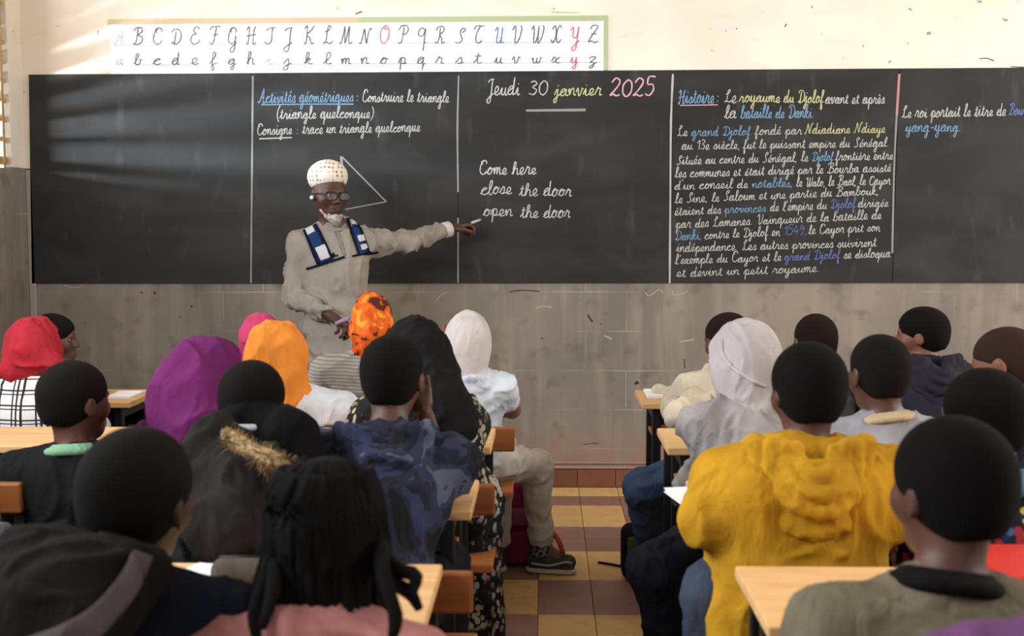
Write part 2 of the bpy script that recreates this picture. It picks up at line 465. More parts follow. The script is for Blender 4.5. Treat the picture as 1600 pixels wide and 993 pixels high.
# ------------------------------------------------------------------ chalk lettering
G = {
'a': (1.1, '0,.1 .3,.5 .75,.85 .45,1 .12,.6 .2,.08 .5,.05 .78,.5 .8,1 .78,.25 .9,0 1.1,.15'),
'b': (1.0, '0,.1 .35,1 .5,1.8 .35,2 .2,1.7 .2,.3 .4,0 .75,.2 .75,.8 .65,1 .75,.85 1,.9'),
'c': (.9, '0,.1 .3,.6 .75,.85 .5,1 .15,.65 .2,.15 .5,0 .9,.2'),
'd': (1.1, '0,.1 .3,.5 .75,.85 .45,1 .12,.6 .2,.08 .5,.05 .78,.5 .82,2 .78,.25 .9,0 1.1,.15'),
'e': (.85, '0,.1 .5,.4 .6,.8 .4,1 .15,.6 .25,.1 .5,0 .85,.2'),
'f': (.8, '0,.1 .4,1 .55,1.8 .4,2 .28,1.6 .28,-.7 .4,-1 .5,-.7 .35,0 .8,.2'),
'g': (1.1, '0,.1 .3,.5 .75,.85 .45,1 .12,.6 .2,.08 .5,.05 .78,.5 .8,1 .78,-.7 .55,-1 .4,-.7 .8,-.1 1.1,.15'),
'h': (1.05, '0,.1 .35,1 .45,1.8 .3,2 .18,1.6 .18,0 .3,.7 .55,1 .75,.8 .75,.2 .9,0 1.05,.15'),
'i': (.65, '0,.1 .3,1 .3,.2 .45,0 .65,.15|.3,1.38 .33,1.5'),
'j': (.65, '0,.1 .35,1 .35,-.7 .15,-1 .02,-.7 .35,-.1 .65,.15|.35,1.38 .38,1.5'),
'k': (.95, '0,.1 .35,1 .45,1.8 .3,2 .18,1.6 .18,0 .25,.6 .6,1 .6,.65 .25,.5 .6,.1 .8,0 .95,.15'),
'l': (.65, '0,.1 .4,1 .5,1.8 .35,2 .22,1.6 .22,.3 .4,0 .65,.15'),
'm': (1.25, '0,.5 .12,1 .16,0 .3,.8 .48,1 .55,.7 .55,0 .68,.8 .86,1 .95,.7 .95,.2 1.1,0 1.25,.15'),
'n': (1.0, '0,.5 .12,1 .18,0 .35,.8 .58,1 .7,.7 .7,.2 .85,0 1,.15'),
'o': (.95, '0,.1 .3,.7 .6,.95 .35,1 .12,.5 .3,.02 .65,.2 .7,.75 .5,1 .7,.8 .95,.85'),
'p': (1.0, '0,.1 .3,1 .3,-1 .3,.6 .55,1 .8,.6 .65,.05 .4,.1 .7,0 1,.15'),
'q': (1.1, '0,.1 .3,.5 .75,.85 .45,1 .12,.6 .2,.08 .5,.05 .78,.5 .8,1 .8,-1 .82,-.4 1.1,.15'),
'r': (.9, '0,.1 .3,1 .35,1.12 .42,.9 .65,.9 .6,.3 .7,0 .9,.15'),
's': (.8, '0,.1 .45,1 .6,.5 .5,.05 .2,.05 .4,0 .8,.15'),
't': (.7, '0,.1 .3,.8 .35,1.6 .33,.3 .45,0 .7,.15|.08,1.12 .6,1.16'),
'u': (1.05, '0,.1 .25,1 .25,.3 .4,0 .65,.3 .75,1 .75,.2 .9,0 1.05,.15'),
'v': (.9, '0,.5 .15,1 .25,.8 .35,0 .55,.2 .7,.9 .6,1 .9,.9'),
'w': (1.15, '0,.6 .15,1 .2,.2 .35,0 .55,.3 .58,1 .6,.2 .75,0 .95,.4 .95,1 1.15,.9'),
'x': (.85, '0,.3 .2,1 .4,.8 .45,.2 .7,0 .85,.15|.8,1 .1,0'),
'y': (1.05, '0,.1 .25,1 .25,.3 .4,0 .65,.3 .75,1 .75,-.7 .5,-1 .35,-.7 .75,-.1 1.05,.15'),
'z': (.8, '0,.7 .2,1 .65,.95 .1,.05 .4,.15 .5,-.4 .3,-.9 .15,-.6 .8,.15'),
'A': (1.5, '0,.3 .2,0 .5,.6 .9,1.9 1,2 1.05,0 1.3,.0 1.5,.15|.4,.8 1.2,.85'),
'B': (1.4, '.1,1.6 .3,1.95 1,1.95 1.1,1.5 .6,1.1 1.15,.9 1.2,.3 .7,0 .2,.1|.55,1.9 .5,.6 .3,0 .05,.2'),
'C': (1.2, '.5,1.4 .25,1.7 .6,2 1,1.8 1,1.5|.6,2 .2,1.3 .2,.4 .6,0 1,.2 1.1,.5'),
'D': (1.4, '.1,1.5 .3,1.95 .9,1.9 1.3,1.3 1.2,.4 .7,0 .2,.15 .4,.3 .7,0|.6,1.7 .55,.2'),
'E': (1.1, '.9,1.7 .6,2 .3,1.6 .6,1.15 .3,1.1 .1,.5 .4,0 .9,.2 1,.5'),
'F': (1.1, '.1,1.6 .3,1.95 1.1,2|.7,1.95 .6,.5 .4,0 .1,.2|.4,1.05 .95,1.1'),
'G': (1.3, '.5,1.4 .25,1.7 .6,2 1,1.7 .9,1.3|.6,2 .2,1.3 .2,.4 .6,.05 1,.4 1,1 1,-.6 .7,-1 .5,-.6 1.2,.2'),
'H': (1.4, '.1,1.6 .3,2 .4,1.6 .35,0 .1,.2|1.2,2 1,1.6 1,0 1.4,.2|.1,.9 1.3,1.1'),
'I': (.9, '.1,1.6 .3,1.9 .8,2 .6,1.8 .6,.3 .3,0 .05,.3'),
'J': (1.0, '.1,1.6 .3,1.9 .8,2 .65,1.7 .65,-.6 .4,-1 .2,-.6 .9,.2'),
'K': (1.3, '.1,1.6 .3,2 .4,1.6 .35,0 .1,.2|1.2,2 .9,1.5 .4,1 .8,.6 1,0 1.3,.15'),
'L': (1.2, '.2,1.3 .6,1.5 .8,1.9 .55,2 .45,1.4 .4,.2 .1,.1 .5,.2 .8,0 1.2,.3'),
'M': (1.7, '0,.2 .2,0 .4,1 .5,1.95 .6,1 .7,0 .95,1.2 1.1,1.95 1.15,.4 1.3,0 1.6,.2'),
'N': (1.5, '0,.2 .2,0 .4,1 .5,1.95 .75,.9 1,0 1.1,1.2 1.3,2 1.5,1.8'),
'O': (1.3, '.7,2 .2,1.5 .2,.5 .6,0 1.1,.5 1.1,1.5 .7,2 .5,1.7 .9,1.6'),
'P': (1.2, '.1,1.5 .3,1.95 .9,2 1.1,1.5 .8,1.05 .4,1.1|.6,1.9 .55,.5 .35,0 .1,.2'),
'Q': (1.3, '.9,1.8 .5,2 .2,1.5 .3,1 .8,1 1,1.9 1,.5 1,-1|1,0 1.2,.2'),
'R': (1.4, '.1,1.5 .3,1.95 .9,2 1.1,1.5 .6,1.05 .9,.6 1,0 1.35,.2|.6,1.9 .55,.5 .35,0 .1,.2'),
'S': (1.1, '.1,.2 .4,0 .8,.4 .6,1 .5,1.6 .8,2 1,1.7 .7,1.4'),
'T': (1.1, '.1,1.5 .3,1.95 1.1,1.9|.7,1.95 .4,1.2 .35,.4 .6,0 1,.3'),
'U': (1.4, '.1,1.5 .3,2 .45,1.6 .4,.4 .6,0 .95,.4 1,2 1,.3 1.2,0 1.4,.2'),
'V': (1.2, '.1,1.5 .3,2 .45,1.6 .5,.0 .9,.4 1.1,1.7 .9,2'),
'W': (1.6, '.1,1.5 .3,2 .4,1.4 .45,.2 .6,0 .85,.6 .9,2 .95,.2 1.1,0 1.4,.8 1.5,1.8 1.3,2'),
'X': (1.4, '.1,1.5 .4,2 .6,1.4 .6,.5 .3,0 .1,.4|1.3,1.7 1,2 .75,1.4 .75,.5 1,0 1.35,.4'),
'Y': (1.4, '.1,1.5 .3,2 .45,1.6 .4,.9 .7,.6 1,1 1.05,2 1,-.5 .7,-1 .5,-.6 1.3,.3'),
'Z': (1.2, '.2,1.6 .4,2 1,1.9 .5,1 .1,.1 .4,.25 .8,0 1.1,.2|.3,1 .9,1.05'),
'0': (1.1, '.55,2 .15,1.4 .2,.4 .6,0 .95,.6 .9,1.6 .55,2'),
'1': (.7, '.1,1.4 .5,2 .5,0'),
'2': (1.1, '.15,1.5 .5,2 .9,1.6 .6,.8 .1,.05 .4,.2 .7,0 1,.15'),
'3': (1.0, '.15,1.8 .5,2 .8,1.6 .4,1.1 .85,.7 .6,.05 .1,.2'),
'4': (1.0, '.5,2 .1,.8 .9,.8|.7,1.3 .7,0'),
'5': (1.0, '.9,2 .3,2 .25,1.2 .7,1.2 .85,.6 .5,0 .1,.2'),
'9': (1.0, '.8,1.6 .4,2 .15,1.5 .5,1.1 .8,1.6 .7,.4 .3,0'),
'.': (.5, '.2,.02 .28,.08'), ',': (.5, '.25,.1 .15,-.3'), ':': (.7, '.3,.1 .36,.2|.3,.8 .36,.9'),
'(': (.7, '.6,2.1 .25,1.3 .25,.3 .6,-.5'), ')': (.7, '.1,2.1 .45,1.3 .45,.3 .1,-.5'), "'": (.4, '.2,2 .15,1.6'), '-': (.9, '.2,.55 .75,.6'),
}
ACC = {'é': ('e', '.4,1.25 .65,1.6'), 'è': ('e', '.3,1.6 .5,1.25'), 'à': ('a', '.4,1.6 .6,1.25')}
def glyph_paths(ch):
    acc = None
    if ch in ACC: ch, acc = ACC[ch]
    if ch not in G: return .7, []
    wd, s = G[ch]
    if acc: s = s + '|' + acc
    return wd, [[tuple(map(float, q.split(','))) for q in st.split()] for st in s.split('|')]
def ribbon(paths, wd, y, vs, fs):
    # paths in wall coordinates (x, z); a thin slightly raised strip of chalk
    for P in paths:
        pts = catmull([(a, 0, b) for a, b in P], 3) if len(P) > 2 else [Vector((a, 0, b)) for a, b in P]
        k0 = len(vs); n = len(pts)
        for i, p in enumerate(pts):
            d = pts[min(i + 1, n - 1)] - pts[max(i - 1, 0)]
            if d.length < 1e-9: d = Vector((1, 0, 0))
            d.normalize(); nrm = Vector((-d.z, 0, d.x)); ww = wd * (.8 + .4 * random.random())
            yy = y - .00004 * (i % 24)
            vs.append((p.x + nrm.x * ww / 2, yy, p.z + nrm.z * ww / 2)); vs.append((p.x - nrm.x * ww / 2, yy, p.z - nrm.z * ww / 2))
        for i in range(n - 1):
            a = k0 + 2 * i; fs.append((a, a + 1, a + 3, a + 2))
def write(text, px0, py0, px1, py1, xh, mat, parent, name, wdt=.0048, Y=None, slant=.12, jit=.06):
    """write text from baseline point (px0,py0) to (px1,py1) on the board, xh = x-height in metres"""
    Y = BOARD_Y - .0012 if Y is None else Y
    a = at(px0, py0, WALLY); b = at(px1, py1, WALLY)
    tot = sum(glyph_paths(c)[0] for c in text)
    sx = (b.x - a.x) / tot
    vs = []; fs = []; cx = 0
    for c in text:
        wd, ps = glyph_paths(c)
        if ps:
            jz = random.uniform(-jit, jit) * xh; js = random.uniform(.9, 1.1)
            out = []
            for P in ps:
                out.append([(a.x + (cx + u) * sx + v * xh * slant, a.z + (b.z - a.z) * (cx / tot) + v * xh * js + jz) for u, v in P])
            ribbon(out, wdt, Y, vs, fs)
        cx += wd
    o = link(name, me_from(name, vs, fs), mat, parent); return o

# ------------------------------------------------------------------ blackboard
BOARD_Y = WALLY - .012
sepx = [(46, 51), (396, 393), (717, 716), (1051, 1046), (1404, 1393)]
top_l = at(45, 117, WALLY); top_r = at(1600, 106, WALLY); bz = at(400, 442, WALLY).z
def topz(x): return top_l.z + (top_r.z - top_l.z) * (x - top_l.x) / (top_r.x - top_l.x)
board = empty('blackboard', (0, WALLY, 0), 'long black painted chalkboard of five panels across the front wall', 'blackboard')
xs = [(at(a, 117, WALLY).x, at(b, 443, WALLY).x) for a, b in sepx] + [(2.96, 2.97)]
for (a, b), (c, d) in zip(xs, xs[1:]):
    g = .0015
    P = [(b + g, bz), (d - g, bz), (c - g, topz(c)), (a + g, topz(a))]
    vs = [(x, BOARD_Y, z_) for x, z_ in P] + [(x, WALLY - .0005, z_) for x, z_ in P]
    fs = [(0, 1, 2, 3), (7, 6, 5, 4), (0, 4, 5, 1), (1, 5, 6, 2), (2, 6, 7, 3), (3, 7, 4, 0)]
    vs = [(x, y - WALLY, z_) for x, y, z_ in vs]
    link('panel', me_from('panel', vs, fs), M['board'], board)
def bpart(o):  # geometry made in world coordinates, shift into the board's frame
    for v in o.data.vertices: v.co.y -= WALLY
    return o
def line(name, pts, wd, mat, Y=None):
    vs = []; fs = []
    q = [at(a, b, WALLY) for a, b in pts]
    ribbon([[(p.x, p.z) for p in q]], wd, (BOARD_Y - .001) if Y is None else Y, vs, fs)
    return bpart(link(name, me_from(name, vs, fs), mat, board))
line('divider', [(396, 119), (395, 230), (394, 340), (393, 442)], .010, M['chalk_f'])
line('divider', [(717, 118), (715, 200), (716, 300)], .009, M['chalk_f']); line('divider', [(716, 340), (716, 442)], .007, M['chalk_f'])
line('divider', [(1051, 116), (1048, 190), (1047, 300), (1046, 442)], .010, M['chalk'])
line('divider', [(1404, 116), (1400, 180)], .012, M['chalk_r']); line('divider', [(1400, 180), (1396, 260), (1393, 395)], .010, M['chalk_f'])
W = lambda *a, **k: bpart(write(*a, **k))
W('Activités géométriques', 404, 161, 553, 159, .033, M['chalk_b'], board, 'writing', .0048); line('underline', [(409, 164), (480, 163), (553, 163)], .006, M['chalk_b'])
W(': Construire le triangle', 556, 159, 702, 160, .030, M['chalk'], board, 'writing', .0048)
W('(triangle quelconque)', 432, 186, 585, 184, .030, M['chalk'], board, 'writing', .0048)
W('Consigne : trace un triangle quelconque', 402, 211, 657, 205, .028, M['chalk'], board, 'writing', .0048); line('underline', [(406, 217), (457, 215)], .006, M['chalk'])
W('Jeudi', 760, 149, 812, 149, .042, M['chalk'], board, 'writing', .006)
W('30', 825, 149, 856, 149, .037, M['chalk'], board, 'writing', .006)
W('janvier', 866, 150, 940, 149, .036, M['chalk_y'], board, 'writing', .006)
W('2025', 951, 151, 1022, 150, .045, M['chalk_p'], board, 'writing', .0075)
line('underline', [(822, 173), (915, 172)], .013, M['chalk_f'])
W('Come here', 748, 272, 838, 272, .034, M['chalk'], board, 'writing', .0055)
W('close', 751, 304, 800, 302, .034, M['chalk'], board, 'writing', .0055); W('the door', 811, 306, 893, 306, .034, M['chalk'], board, 'writing', .0055)
W('open', 755, 337, 801, 337, .034, M['chalk'], board, 'writing', .0055); W('the door', 813, 340, 891, 340, .034, M['chalk'], board, 'writing', .0055)
tri = line('chalk_triangle', [(536, 246), (604, 315)], .007, M['chalk_f']); line('chalk_triangle', [(604, 315), (540, 327)], .006, M['chalk_f']); line('chalk_triangle', [(534, 244), (536, 290)], .012, M['chalk_f'])
W('Histoire', 1058, 162, 1115, 161, .036, M['chalk_b'], board, 'writing', .0058); line('underline', [(1062, 165), (1121, 164)], .005, M['chalk_p'])
W(': Le', 1117, 160, 1150, 161, .034, M['chalk'], board, 'writing', .0052)
W('royaume', 1154, 160, 1218, 160, .030, M['chalk_y'], board, 'writing', .0052); W('du Djolof', 1223, 160, 1286, 161, .030, M['chalk_y'], board, 'writing', .0052)
W('avant et après', 1288, 162, 1381, 162, .029, M['chalk'], board, 'writing', .005)
W('la', 1131, 185, 1150, 185, .034, M['chalk'], board, 'writing', .0052); W('bataille de Danki.', 1156, 185, 1271, 184, .032, M['chalk_b'], board, 'writing', .0052)
rows = [
 [('Le', 1057, 1074, 0), ('grand Djolof', 1079, 1172, 2), ('fondé par', 1178, 1252, 0), ('Ndiadiane Ndiaye', 1256, 1382, 1)],
 [('au 13e siècle,', 1064, 1156, 0), ('fut le puissant empire du Sénégal.', 1160, 1388, 0)],
 [('Située au centre du Sénégal, le', 1056, 1262, 0), ('Djolof', 1267, 1301, 2), ('frontière entre', 1304, 1394, 0)],
 [('les communes et était dirigé par le Bourba assisté', 1054, 1391, 0)],
 [("d'un conseil de", 1053, 1168, 0), ('notables,', 1174, 1238, 2), ('le Walo, le Baol, le Cayor', 1243, 1390, 0)],
 [('le Sine, le Saloum et une partie du Bambouk,', 1054, 1372, 0)],
 [('étaient des', 1053, 1126, 0), ('provinces', 1131, 1196, 2), ("de l'empire du", 1202, 1291, 0), ('Djolof', 1296, 1336, 3), ('dirigée', 1339, 1387, 0)],
 [('par des Lamanes. Vainqueur de la bataille de', 1055, 1376, 0)],
 [('Danki,', 1053, 1096, 2), ('contre le Djolof en', 1100, 1218, 0), ('1549,', 1223, 1260, 3), ('le Cayor prit son', 1262, 1374, 0)],
 [('indépendance. Les autres provinces suivirent', 1056, 1368, 0)],
 [("l'exemple du Cayor et le", 1054, 1220, 0), ('grand Djolof', 1224, 1312, 3), ('se disloqua', 1317, 1390, 0)],
 [('et devint un petit royaume.', 1056, 1280, 0)]]
y_l = [213, 234, 257, 277, 296, 317, 336, 356, 375, 393, 412, 432]; y_r = [207, 229, 249, 268, 288, 303, 322, 341, 360, 384, 401, 420]
cols = [M['chalk'], M['chalk_y'], M['chalk_b'], M['chalk_db']]
for rw, yl, yr in zip(rows, y_l, y_r):
    for tx, a, b, ci in rw:
        f = lambda x: yl + (yr - yl) * (x - 1055) / 330
        W(tx, a, f(a), b, f(b), .0245, cols[ci], board, 'writing', .0040)
W('Le roi portait le titre de', 1407, 184, 1570, 181, .030, M['chalk'], board, 'writing', .0048); W('Bour-', 1574, 180, 1606, 180, .030, M['chalk_db'], board, 'writing', .0052)
W('yang-yang.', 1413, 206, 1500, 205, .030, M['chalk_b'], board, 'writing', .0048)

# chips, scratches and faint chalk marks on the wall
def mark(pts, wd, mat):
    vs = []; fs = []; q = [at(a, b_, WALLY) for a, b_ in pts]
    ribbon([[(p.x, p.z) for p in q]], wd * .65, WALLY - .0003, vs, fs); link('wall_mark', me_from('wall_mark', vs, fs), mat, wall_front)
DK = plain('chip', (70, 60, 52), .9); PL = plain('pale_scratch', (168, 155, 141), .9); PK = plain('pink_smear', (226, 208, 200), .9)
for pts, wd, mt in (([(1530, 92), (1541, 91), (1553, 95)], .008, DK), ([(1579, 104), (1600, 105)], .008, DK), ([(796, 456), (815, 453), (843, 455)], .010, DK), ([(918, 491), (923, 499), (926, 502)], .016, DK), ([(845, 527), (849, 529)], .010, DK),
    ([(240, 455), (243, 460)], .014, DK), ([(281, 492), (280, 497)], .009, DK), ([(1069, 560), (1070, 575)], .008, DK), ([(912, 694), (926, 692), (936, 693)], .007, DK), ([(1008, 454), (1014, 462), (1030, 452), (1036, 458)], .007, PL), ([(1050, 452), (1054, 461), (1074, 455)], .006, PL),
    ([(838, 481), (848, 478), (862, 480)], .008, PL), ([(944, 524), (956, 529)], .010, PL), ([(1062, 534), (1084, 530)], .010, PL), ([(681, 470), (690, 460), (702, 455)], .006, PL), ([(100, 445), (115, 449), (130, 446)], .007, PL), ([(964, 60), (985, 53), (1004, 52)], .022, PK),
    ([(1226, 42), (1229, 37)], .008, DK), ([(1133, 50), (1136, 46)], .007, PL), ([(862, 19), (905, 20)], .012, plain('tape_residue', (190, 184, 150), .9)), ([(555, 22), (566, 18)], .008, DK)):
    mark(pts, wd, mt)

# ------------------------------------------------------------------ alphabet chart above the board
chart = empty('alphabet_chart', (0, WALLY, 0), 'white ruled cursive alphabet chart above the board', 'chart')
cx0 = at(172, 38, WALLY).x; cx1 = at(943, 38, WALLY).x; cz1 = at(560, 36, WALLY).z; cz0 = top_l.z - .004
CY = WALLY - .006
def cpart(name, x0, x1, z0, z1, mat, dy=0):
    return box(name, x0, x1, -.006 - dy, -.0004, z0, z1, mat, chart)
cpart('sheet', cx0, cx1, cz0, cz1, M['paper'])
cpart('worn_edge', cx0 - .01, at(560, 30, WALLY).x, cz1, cz1 + .028, M['otape']); cpart('green_border', at(560, 30, WALLY).x, cx1 + .02, cz1, cz1 + .028, M['gtape'])
cpart('green_border', cx1, cx1 + .02, topz(cx1) + .002, cz1, M['gtape'])
zb = [at(560, 68.5, WALLY).z, at(560, 100, WALLY).z]
dz = (zb[0] - zb[1]) / 4
for k in range(-3, 5):
    z_ = zb[0] + k * dz * (1 if k < 0 else .9)
    if z_ < cz0 + .02: continue
    strong = k in (0,)
    box('ruling', cx0 + .02, cx1 - .01, -.0072, -.0058, z_ - .0012, z_ + .0012, M['rule' if strong else 'rule_light'], chart)
box('ruling', cx0 + .02, cx1 - .01, -.0072, -.0058, zb[1] - .0014, zb[1] + .0014, M['rule'], chart)
box('ruling', cx0 + .02, cx1 - .01, -.0072, -.0058, zb[1] - dz - .0012, zb[1] - dz + .0012, M['rule_light'], chart)
ABC = 'ABCDEFGHIJKLMNOPQRSTUVWXYZ'
lx = [187, 216, 246, 275, 305, 334, 363, 392, 421, 450, 482, 512, 541, 570, 600, 629, 658, 687, 718, 746, 779, 806, 838, 868, 897, 926]
for ch, px_ in zip(ABC, lx):
    mt = M['ink_red'] if ch in 'OY' else M['ink_blue'] if ch == 'U' else M['rule_light'] if ch == 'A' else M['ink']
    for cc, zz, xh, py_ in ((ch, 0, .042, 68.5), (ch.lower(), 1, .030, 100)):
        wd = glyph_paths(cc)[0]; hw = (8.5 if zz == 0 else 6.5) * (1.25 if cc in 'MWmw' else 1)
        py2 = py_ + (px_ - 560) * -.0035
        m2 = mt if zz == 0 or ch == 'Y' else (M['rule'] if ch in 'AI' else M['ink'])
        o = write(cc, px_ - hw, py2, px_ + hw, py2, xh, m2, chart, 'letter', .0052, Y=WALLY - .0075, jit=0)
        for v in o.data.vertices: v.co.y -= WALLY

# ------------------------------------------------------------------ desks with attached benches
def desk(x0, x1, near, far, label, z=.70, right_gap=.0, left_in=0, group='two-plank school desks with attached benches'):
    d = empty('school_desk', ((x0 + x1) / 2, (near + far) / 2, 0), label, 'desk', group)
    hx = (x1 - x0) / 2; hy = (far - near) / 2
    top = box('tabletop', -hx, hx, -hy, hy, z - .024, z, M['top'], d, .004, 2)
    box('shelf', -hx + .05, hx - .05, -hy + .05, hy - .02, z - .15, z - .137, M['seat'], d, .002)
    box('modesty_panel', -hx + .05, hx - .05, hy - .04, hy - .028, z - .22, z - .03, M['steel'], d, .002)
    for sx in (-1, 1):
        xx = sx * (hx - .06)
        for yy in (-hy + .05, hy - .05):
            box('leg', xx - .016, xx + .016, yy - .016, yy + .016, 0, z - .024, M['steel'], d, .003)
        box('crossbar', xx - .014, xx + .014, -hy + .06, hy - .06, z - .07, z - .04, M['steel'], d, .002)
        box('floor_rail', xx - .014, xx + .014, -hy - .42, -hy + .034, .06, .09, M['steel'], d, .002)
        box('bench_leg', xx - .014, xx + .014, -hy - .395, -hy - .367, 0, z - .06, M['steel'], d, .003)
        box('bench_bar', xx - .013, xx + .013, -hy - .367, -hy - .12, .395, .42, M['steel'], d, .002)
        box('bench_leg', xx - .014, xx + .014, -hy - .148, -hy - .12, .03, .42, M['steel'], d, .003)
    box('seat', -hx + left_in, hx + .02 + right_gap, -hy - .365, -hy - .10, .42, .442, M['seat'], d, .004, 2)
    box('backrest', -hx + left_in * 1.6, hx + .03 + right_gap, -hy - .425, -hy - .4, z - .105, z - .02, M['brown'], d, .007, 2)
    return d
ROW = [(4.37, 4.72), (3.49, 3.83), (2.70, 3.04), (1.92, 2.27), (1.12, 1.47)]
W_ = ['front row', 'second row', 'third row', 'fourth row', 'nearest row']
desk(LX + .06, -1.59, *ROW[0], 'pale wooden school desk at far left in the front row, beside the red headscarf')
desk(LX + .06, -1.38, *ROW[1], 'pale wooden school desk at left edge, in front of the boy with mint collar', right_gap=-.07)
desk(LX + .06, -1.56, *ROW[2], 'school desk hidden low at left edge, behind the boy with mint collar')
desk(-1.2, -.135, *ROW[0], 'school desk at the pupil in white headscarf by the central aisle', right_gap=.0)
desk(-1.2, -.165, *ROW[1], 'school desk in second row under the pupil with long black veil')
desk(-1.0, -.175, *ROW[2], 'school desk in third row beside the camouflage jacket')
desk(-.96, -.205, *ROW[3], 'school desk in front of the pupil with long black braids')
desk(.365, 1.66, *ROW[0], 'front row school desk right of the aisle, with cream sleeve on it', left_in=.10)
desk(.37, 1.66, *ROW[1], 'second row school desk right of the aisle, before the grey hoodie', left_in=.10)
desk(.37, 1.66, *ROW[2], 'school desk hidden in front of the pupil in yellow hoodie', left_in=.10)
desk(.375, 1.66, *ROW[3], 'nearest pale pine school desk, behind the yellow hoodie at lower right', left_in=.10)

# ------------------------------------------------------------------ people
def frame(yaw_, pitch_=0, roll_=0):
    """3x3 with columns right, forward, up; yaw 0 looks at the board (+y), positive turns left; pitch positive looks up"""
    return (Matrix.Rotation(R(yaw_), 3, 'Z') @ Matrix.Rotation(R(pitch_), 3, 'X') @ Matrix.Rotation(R(roll_), 3, 'Y'))
def head_prims(c, F, s, neck, nr):
    P = lambda x, y, z: c + F @ Vector((x * s, y * s, z * s))
    E = lambda x, y, z, a, b, d, k=.02: ell(P(x, y, z), (a * s, b * s, d * s), k * s, F)
    pr = [E(0, -.012, .033, .074, .095, .080, .03), E(0, .022, -.03, .057, .066, .078, .04), E(0, .052, -.088, .030, .032, .024, .03),
          E(.048, .045, -.022, .018, .028, .022, .03), E(-.048, .045, -.022, .018, .028, .022, .03),
          sub(E(.031, .092, .002, .019, .018, .012, .016)), sub(E(-.031, .092, .002, .019, .018, .012, .016)),
          E(0, .078, .018, .046, .012, .009, .015),
          cap(P(0, .082, .006), P(0, .100, -.028), .008 * s, .013 * s, .008 * s), E(.013, .094, -.034, .009, .010, .008, .006), E(-.013, .094, -.034, .009, .010, .008, .006),
          E(0, .084, -.060, .026, .013, .007, .004), E(0, .082, -.073, .023, .013, .008, .004),
          cap(P(0, -.022, -.04), neck, nr * 1.0, nr * 1.12, .035 * s)]
    for sx in (-1, 1):
        pr += [E(sx * .077, -.008, -.006, .009, .019, .031, .008), sub(E(sx * .086, -.002, -.004, .006, .010, .018, .005))]
    return pr
def hair_prims(c, F, s, t=.008):
    P = lambda x, y, z: c + F @ Vector((x * s, y * s, z * s))
    return [ell(P(0, -.012, .033), (.074 * s + t, .095 * s + t, .080 * s + t), .01, F), ell(P(0, -.036, -.015), (.058 * s + t * .5, .066 * s + t * .5, .064 * s), .03, F),
            sub(ell(P(0, .145, -.035), (.16 * s, .085 * s, .105 * s), .012 * s, F)), sub(ell(P(.095, .03, -.045), (.03 * s, .062 * s, .055 * s), .008, F)), sub(ell(P(-.095, .03, -.045), (.03 * s, .062 * s, .055 * s), .008, F)),
            cut(P(0, -.03, -.068), F @ Vector((0, -.25, -1)), .12 * s)]
def hand_prims(wr, F, s, curl=35, side=1, spread=1.0):
    """F: columns = across palm (thumb side = -side*x ), forward along the fingers, out of the back of the hand"""
    P = lambda x, y, z: wr + F @ Vector((x * s, y * s, z * s))
    pr = [cap(P(0, -.012, 0), P(0, .02, 0), .021 * s, .022 * s, .01), cap(P(-.016, .035, 0), P(-.022, .075, 0), .013 * s, .0125 * s, .012), cap(P(.002, .035, 0), P(.0, .08, 0), .0135 * s, .0125 * s, .012), cap(P(.018, .032, 0), P(.024, .07, 0), .012 * s, .011 * s, .012)]
    ln = [.068, .076, .070, .055]
    for i in range(4):
        x = (-.028 + i * .0185) * side; y = [.080, .086, .081, .070][i]
        p = Vector((x, y, 0)); a = 0; L_ = ln[i]; rr = .0088 if i < 3 else .0078
        for q, fr in enumerate((.45, .31, .24)):
            a += R(curl) * (.75 if q == 0 else 1)
            d = Vector((x * .12 * spread, math.cos(a), -math.sin(a))) * (L_ * fr)
            n_ = p + d
            pr.append(cap(P(*p), P(*n_), rr * s, rr * .93 * s, .003)); p = n_; rr *= .94
    t0 = Vector((-.020 * side, .012, -.006)); t1 = Vector((-.044 * side, .040, -.018)); t2 = Vector((-.044 * side, .068, -.032)); t3 = Vector((-.034 * side, .088, -.044))
    pr += [cap(P(*t0), P(*t1), .0145 * s, .012 * s, .006), cap(P(*t1), P(*t2), .0105 * s, .0095 * s, .003), cap(P(*t2), P(*t3), .0095 * s, .0082 * s, .003)]
    return pr
def hand_frame(d, up, side):
    y = Vector(d).normalized(); z = Vector(up); z = (z - y * z.dot(y)).normalized(); x = y.cross(z)
    return Matrix((x, y, z)).transposed()
def ik(a, b, l1, l2, pole):
    a, b = Vector(a), Vector(b); d = b - a; L_ = min(d.length, l1 + l2 - .004); u = d.normalized(); b2 = a + u * L_
    c = (l1 * l1 - l2 * l2 + L_ * L_) / (2 * L_); h_ = math.sqrt(max(l1 * l1 - c * c, 0))
    p = Vector(pole); p = (p - u * p.dot(u)).normalized()
    return a + u * c + p * h_, b2
SKIN = dict(d=(60, 40, 32), m=(90, 57, 45), l=(128, 80, 62))
def rect_torso(J, g, s, st=1.0):
    P_, N_ = J['P'], J['N']; sp = (N_ - P_); F = J['F']
    ax = sp.normalized(); right = F.col[0]; fw = right.cross(ax) * -1
    O = Matrix((right, ax.cross(right), ax)).transposed()
    c1 = P_ + sp * .66; c0 = P_ + sp * .32; L_ = sp.length
    w_ = J['sw'] / .145
    return [ell(P_, (.125 * s * w_ + g, .105 * s + g, .10 * s + g), .03, O), ell(c0, (.112 * s * w_ + g, .088 * s + g, .36 * L_ + g), .05, O), ell(c1, (.130 * s * w_ + g, .092 * s + g, .33 * L_ + g), .05, O),
            cap(N_ + ax * .01, J['SL'], .040 * s + g * .7, .046 * s + g, .05), cap(N_ + ax * .01, J['SR'], .040 * s + g * .7, .046 * s + g, .05)]
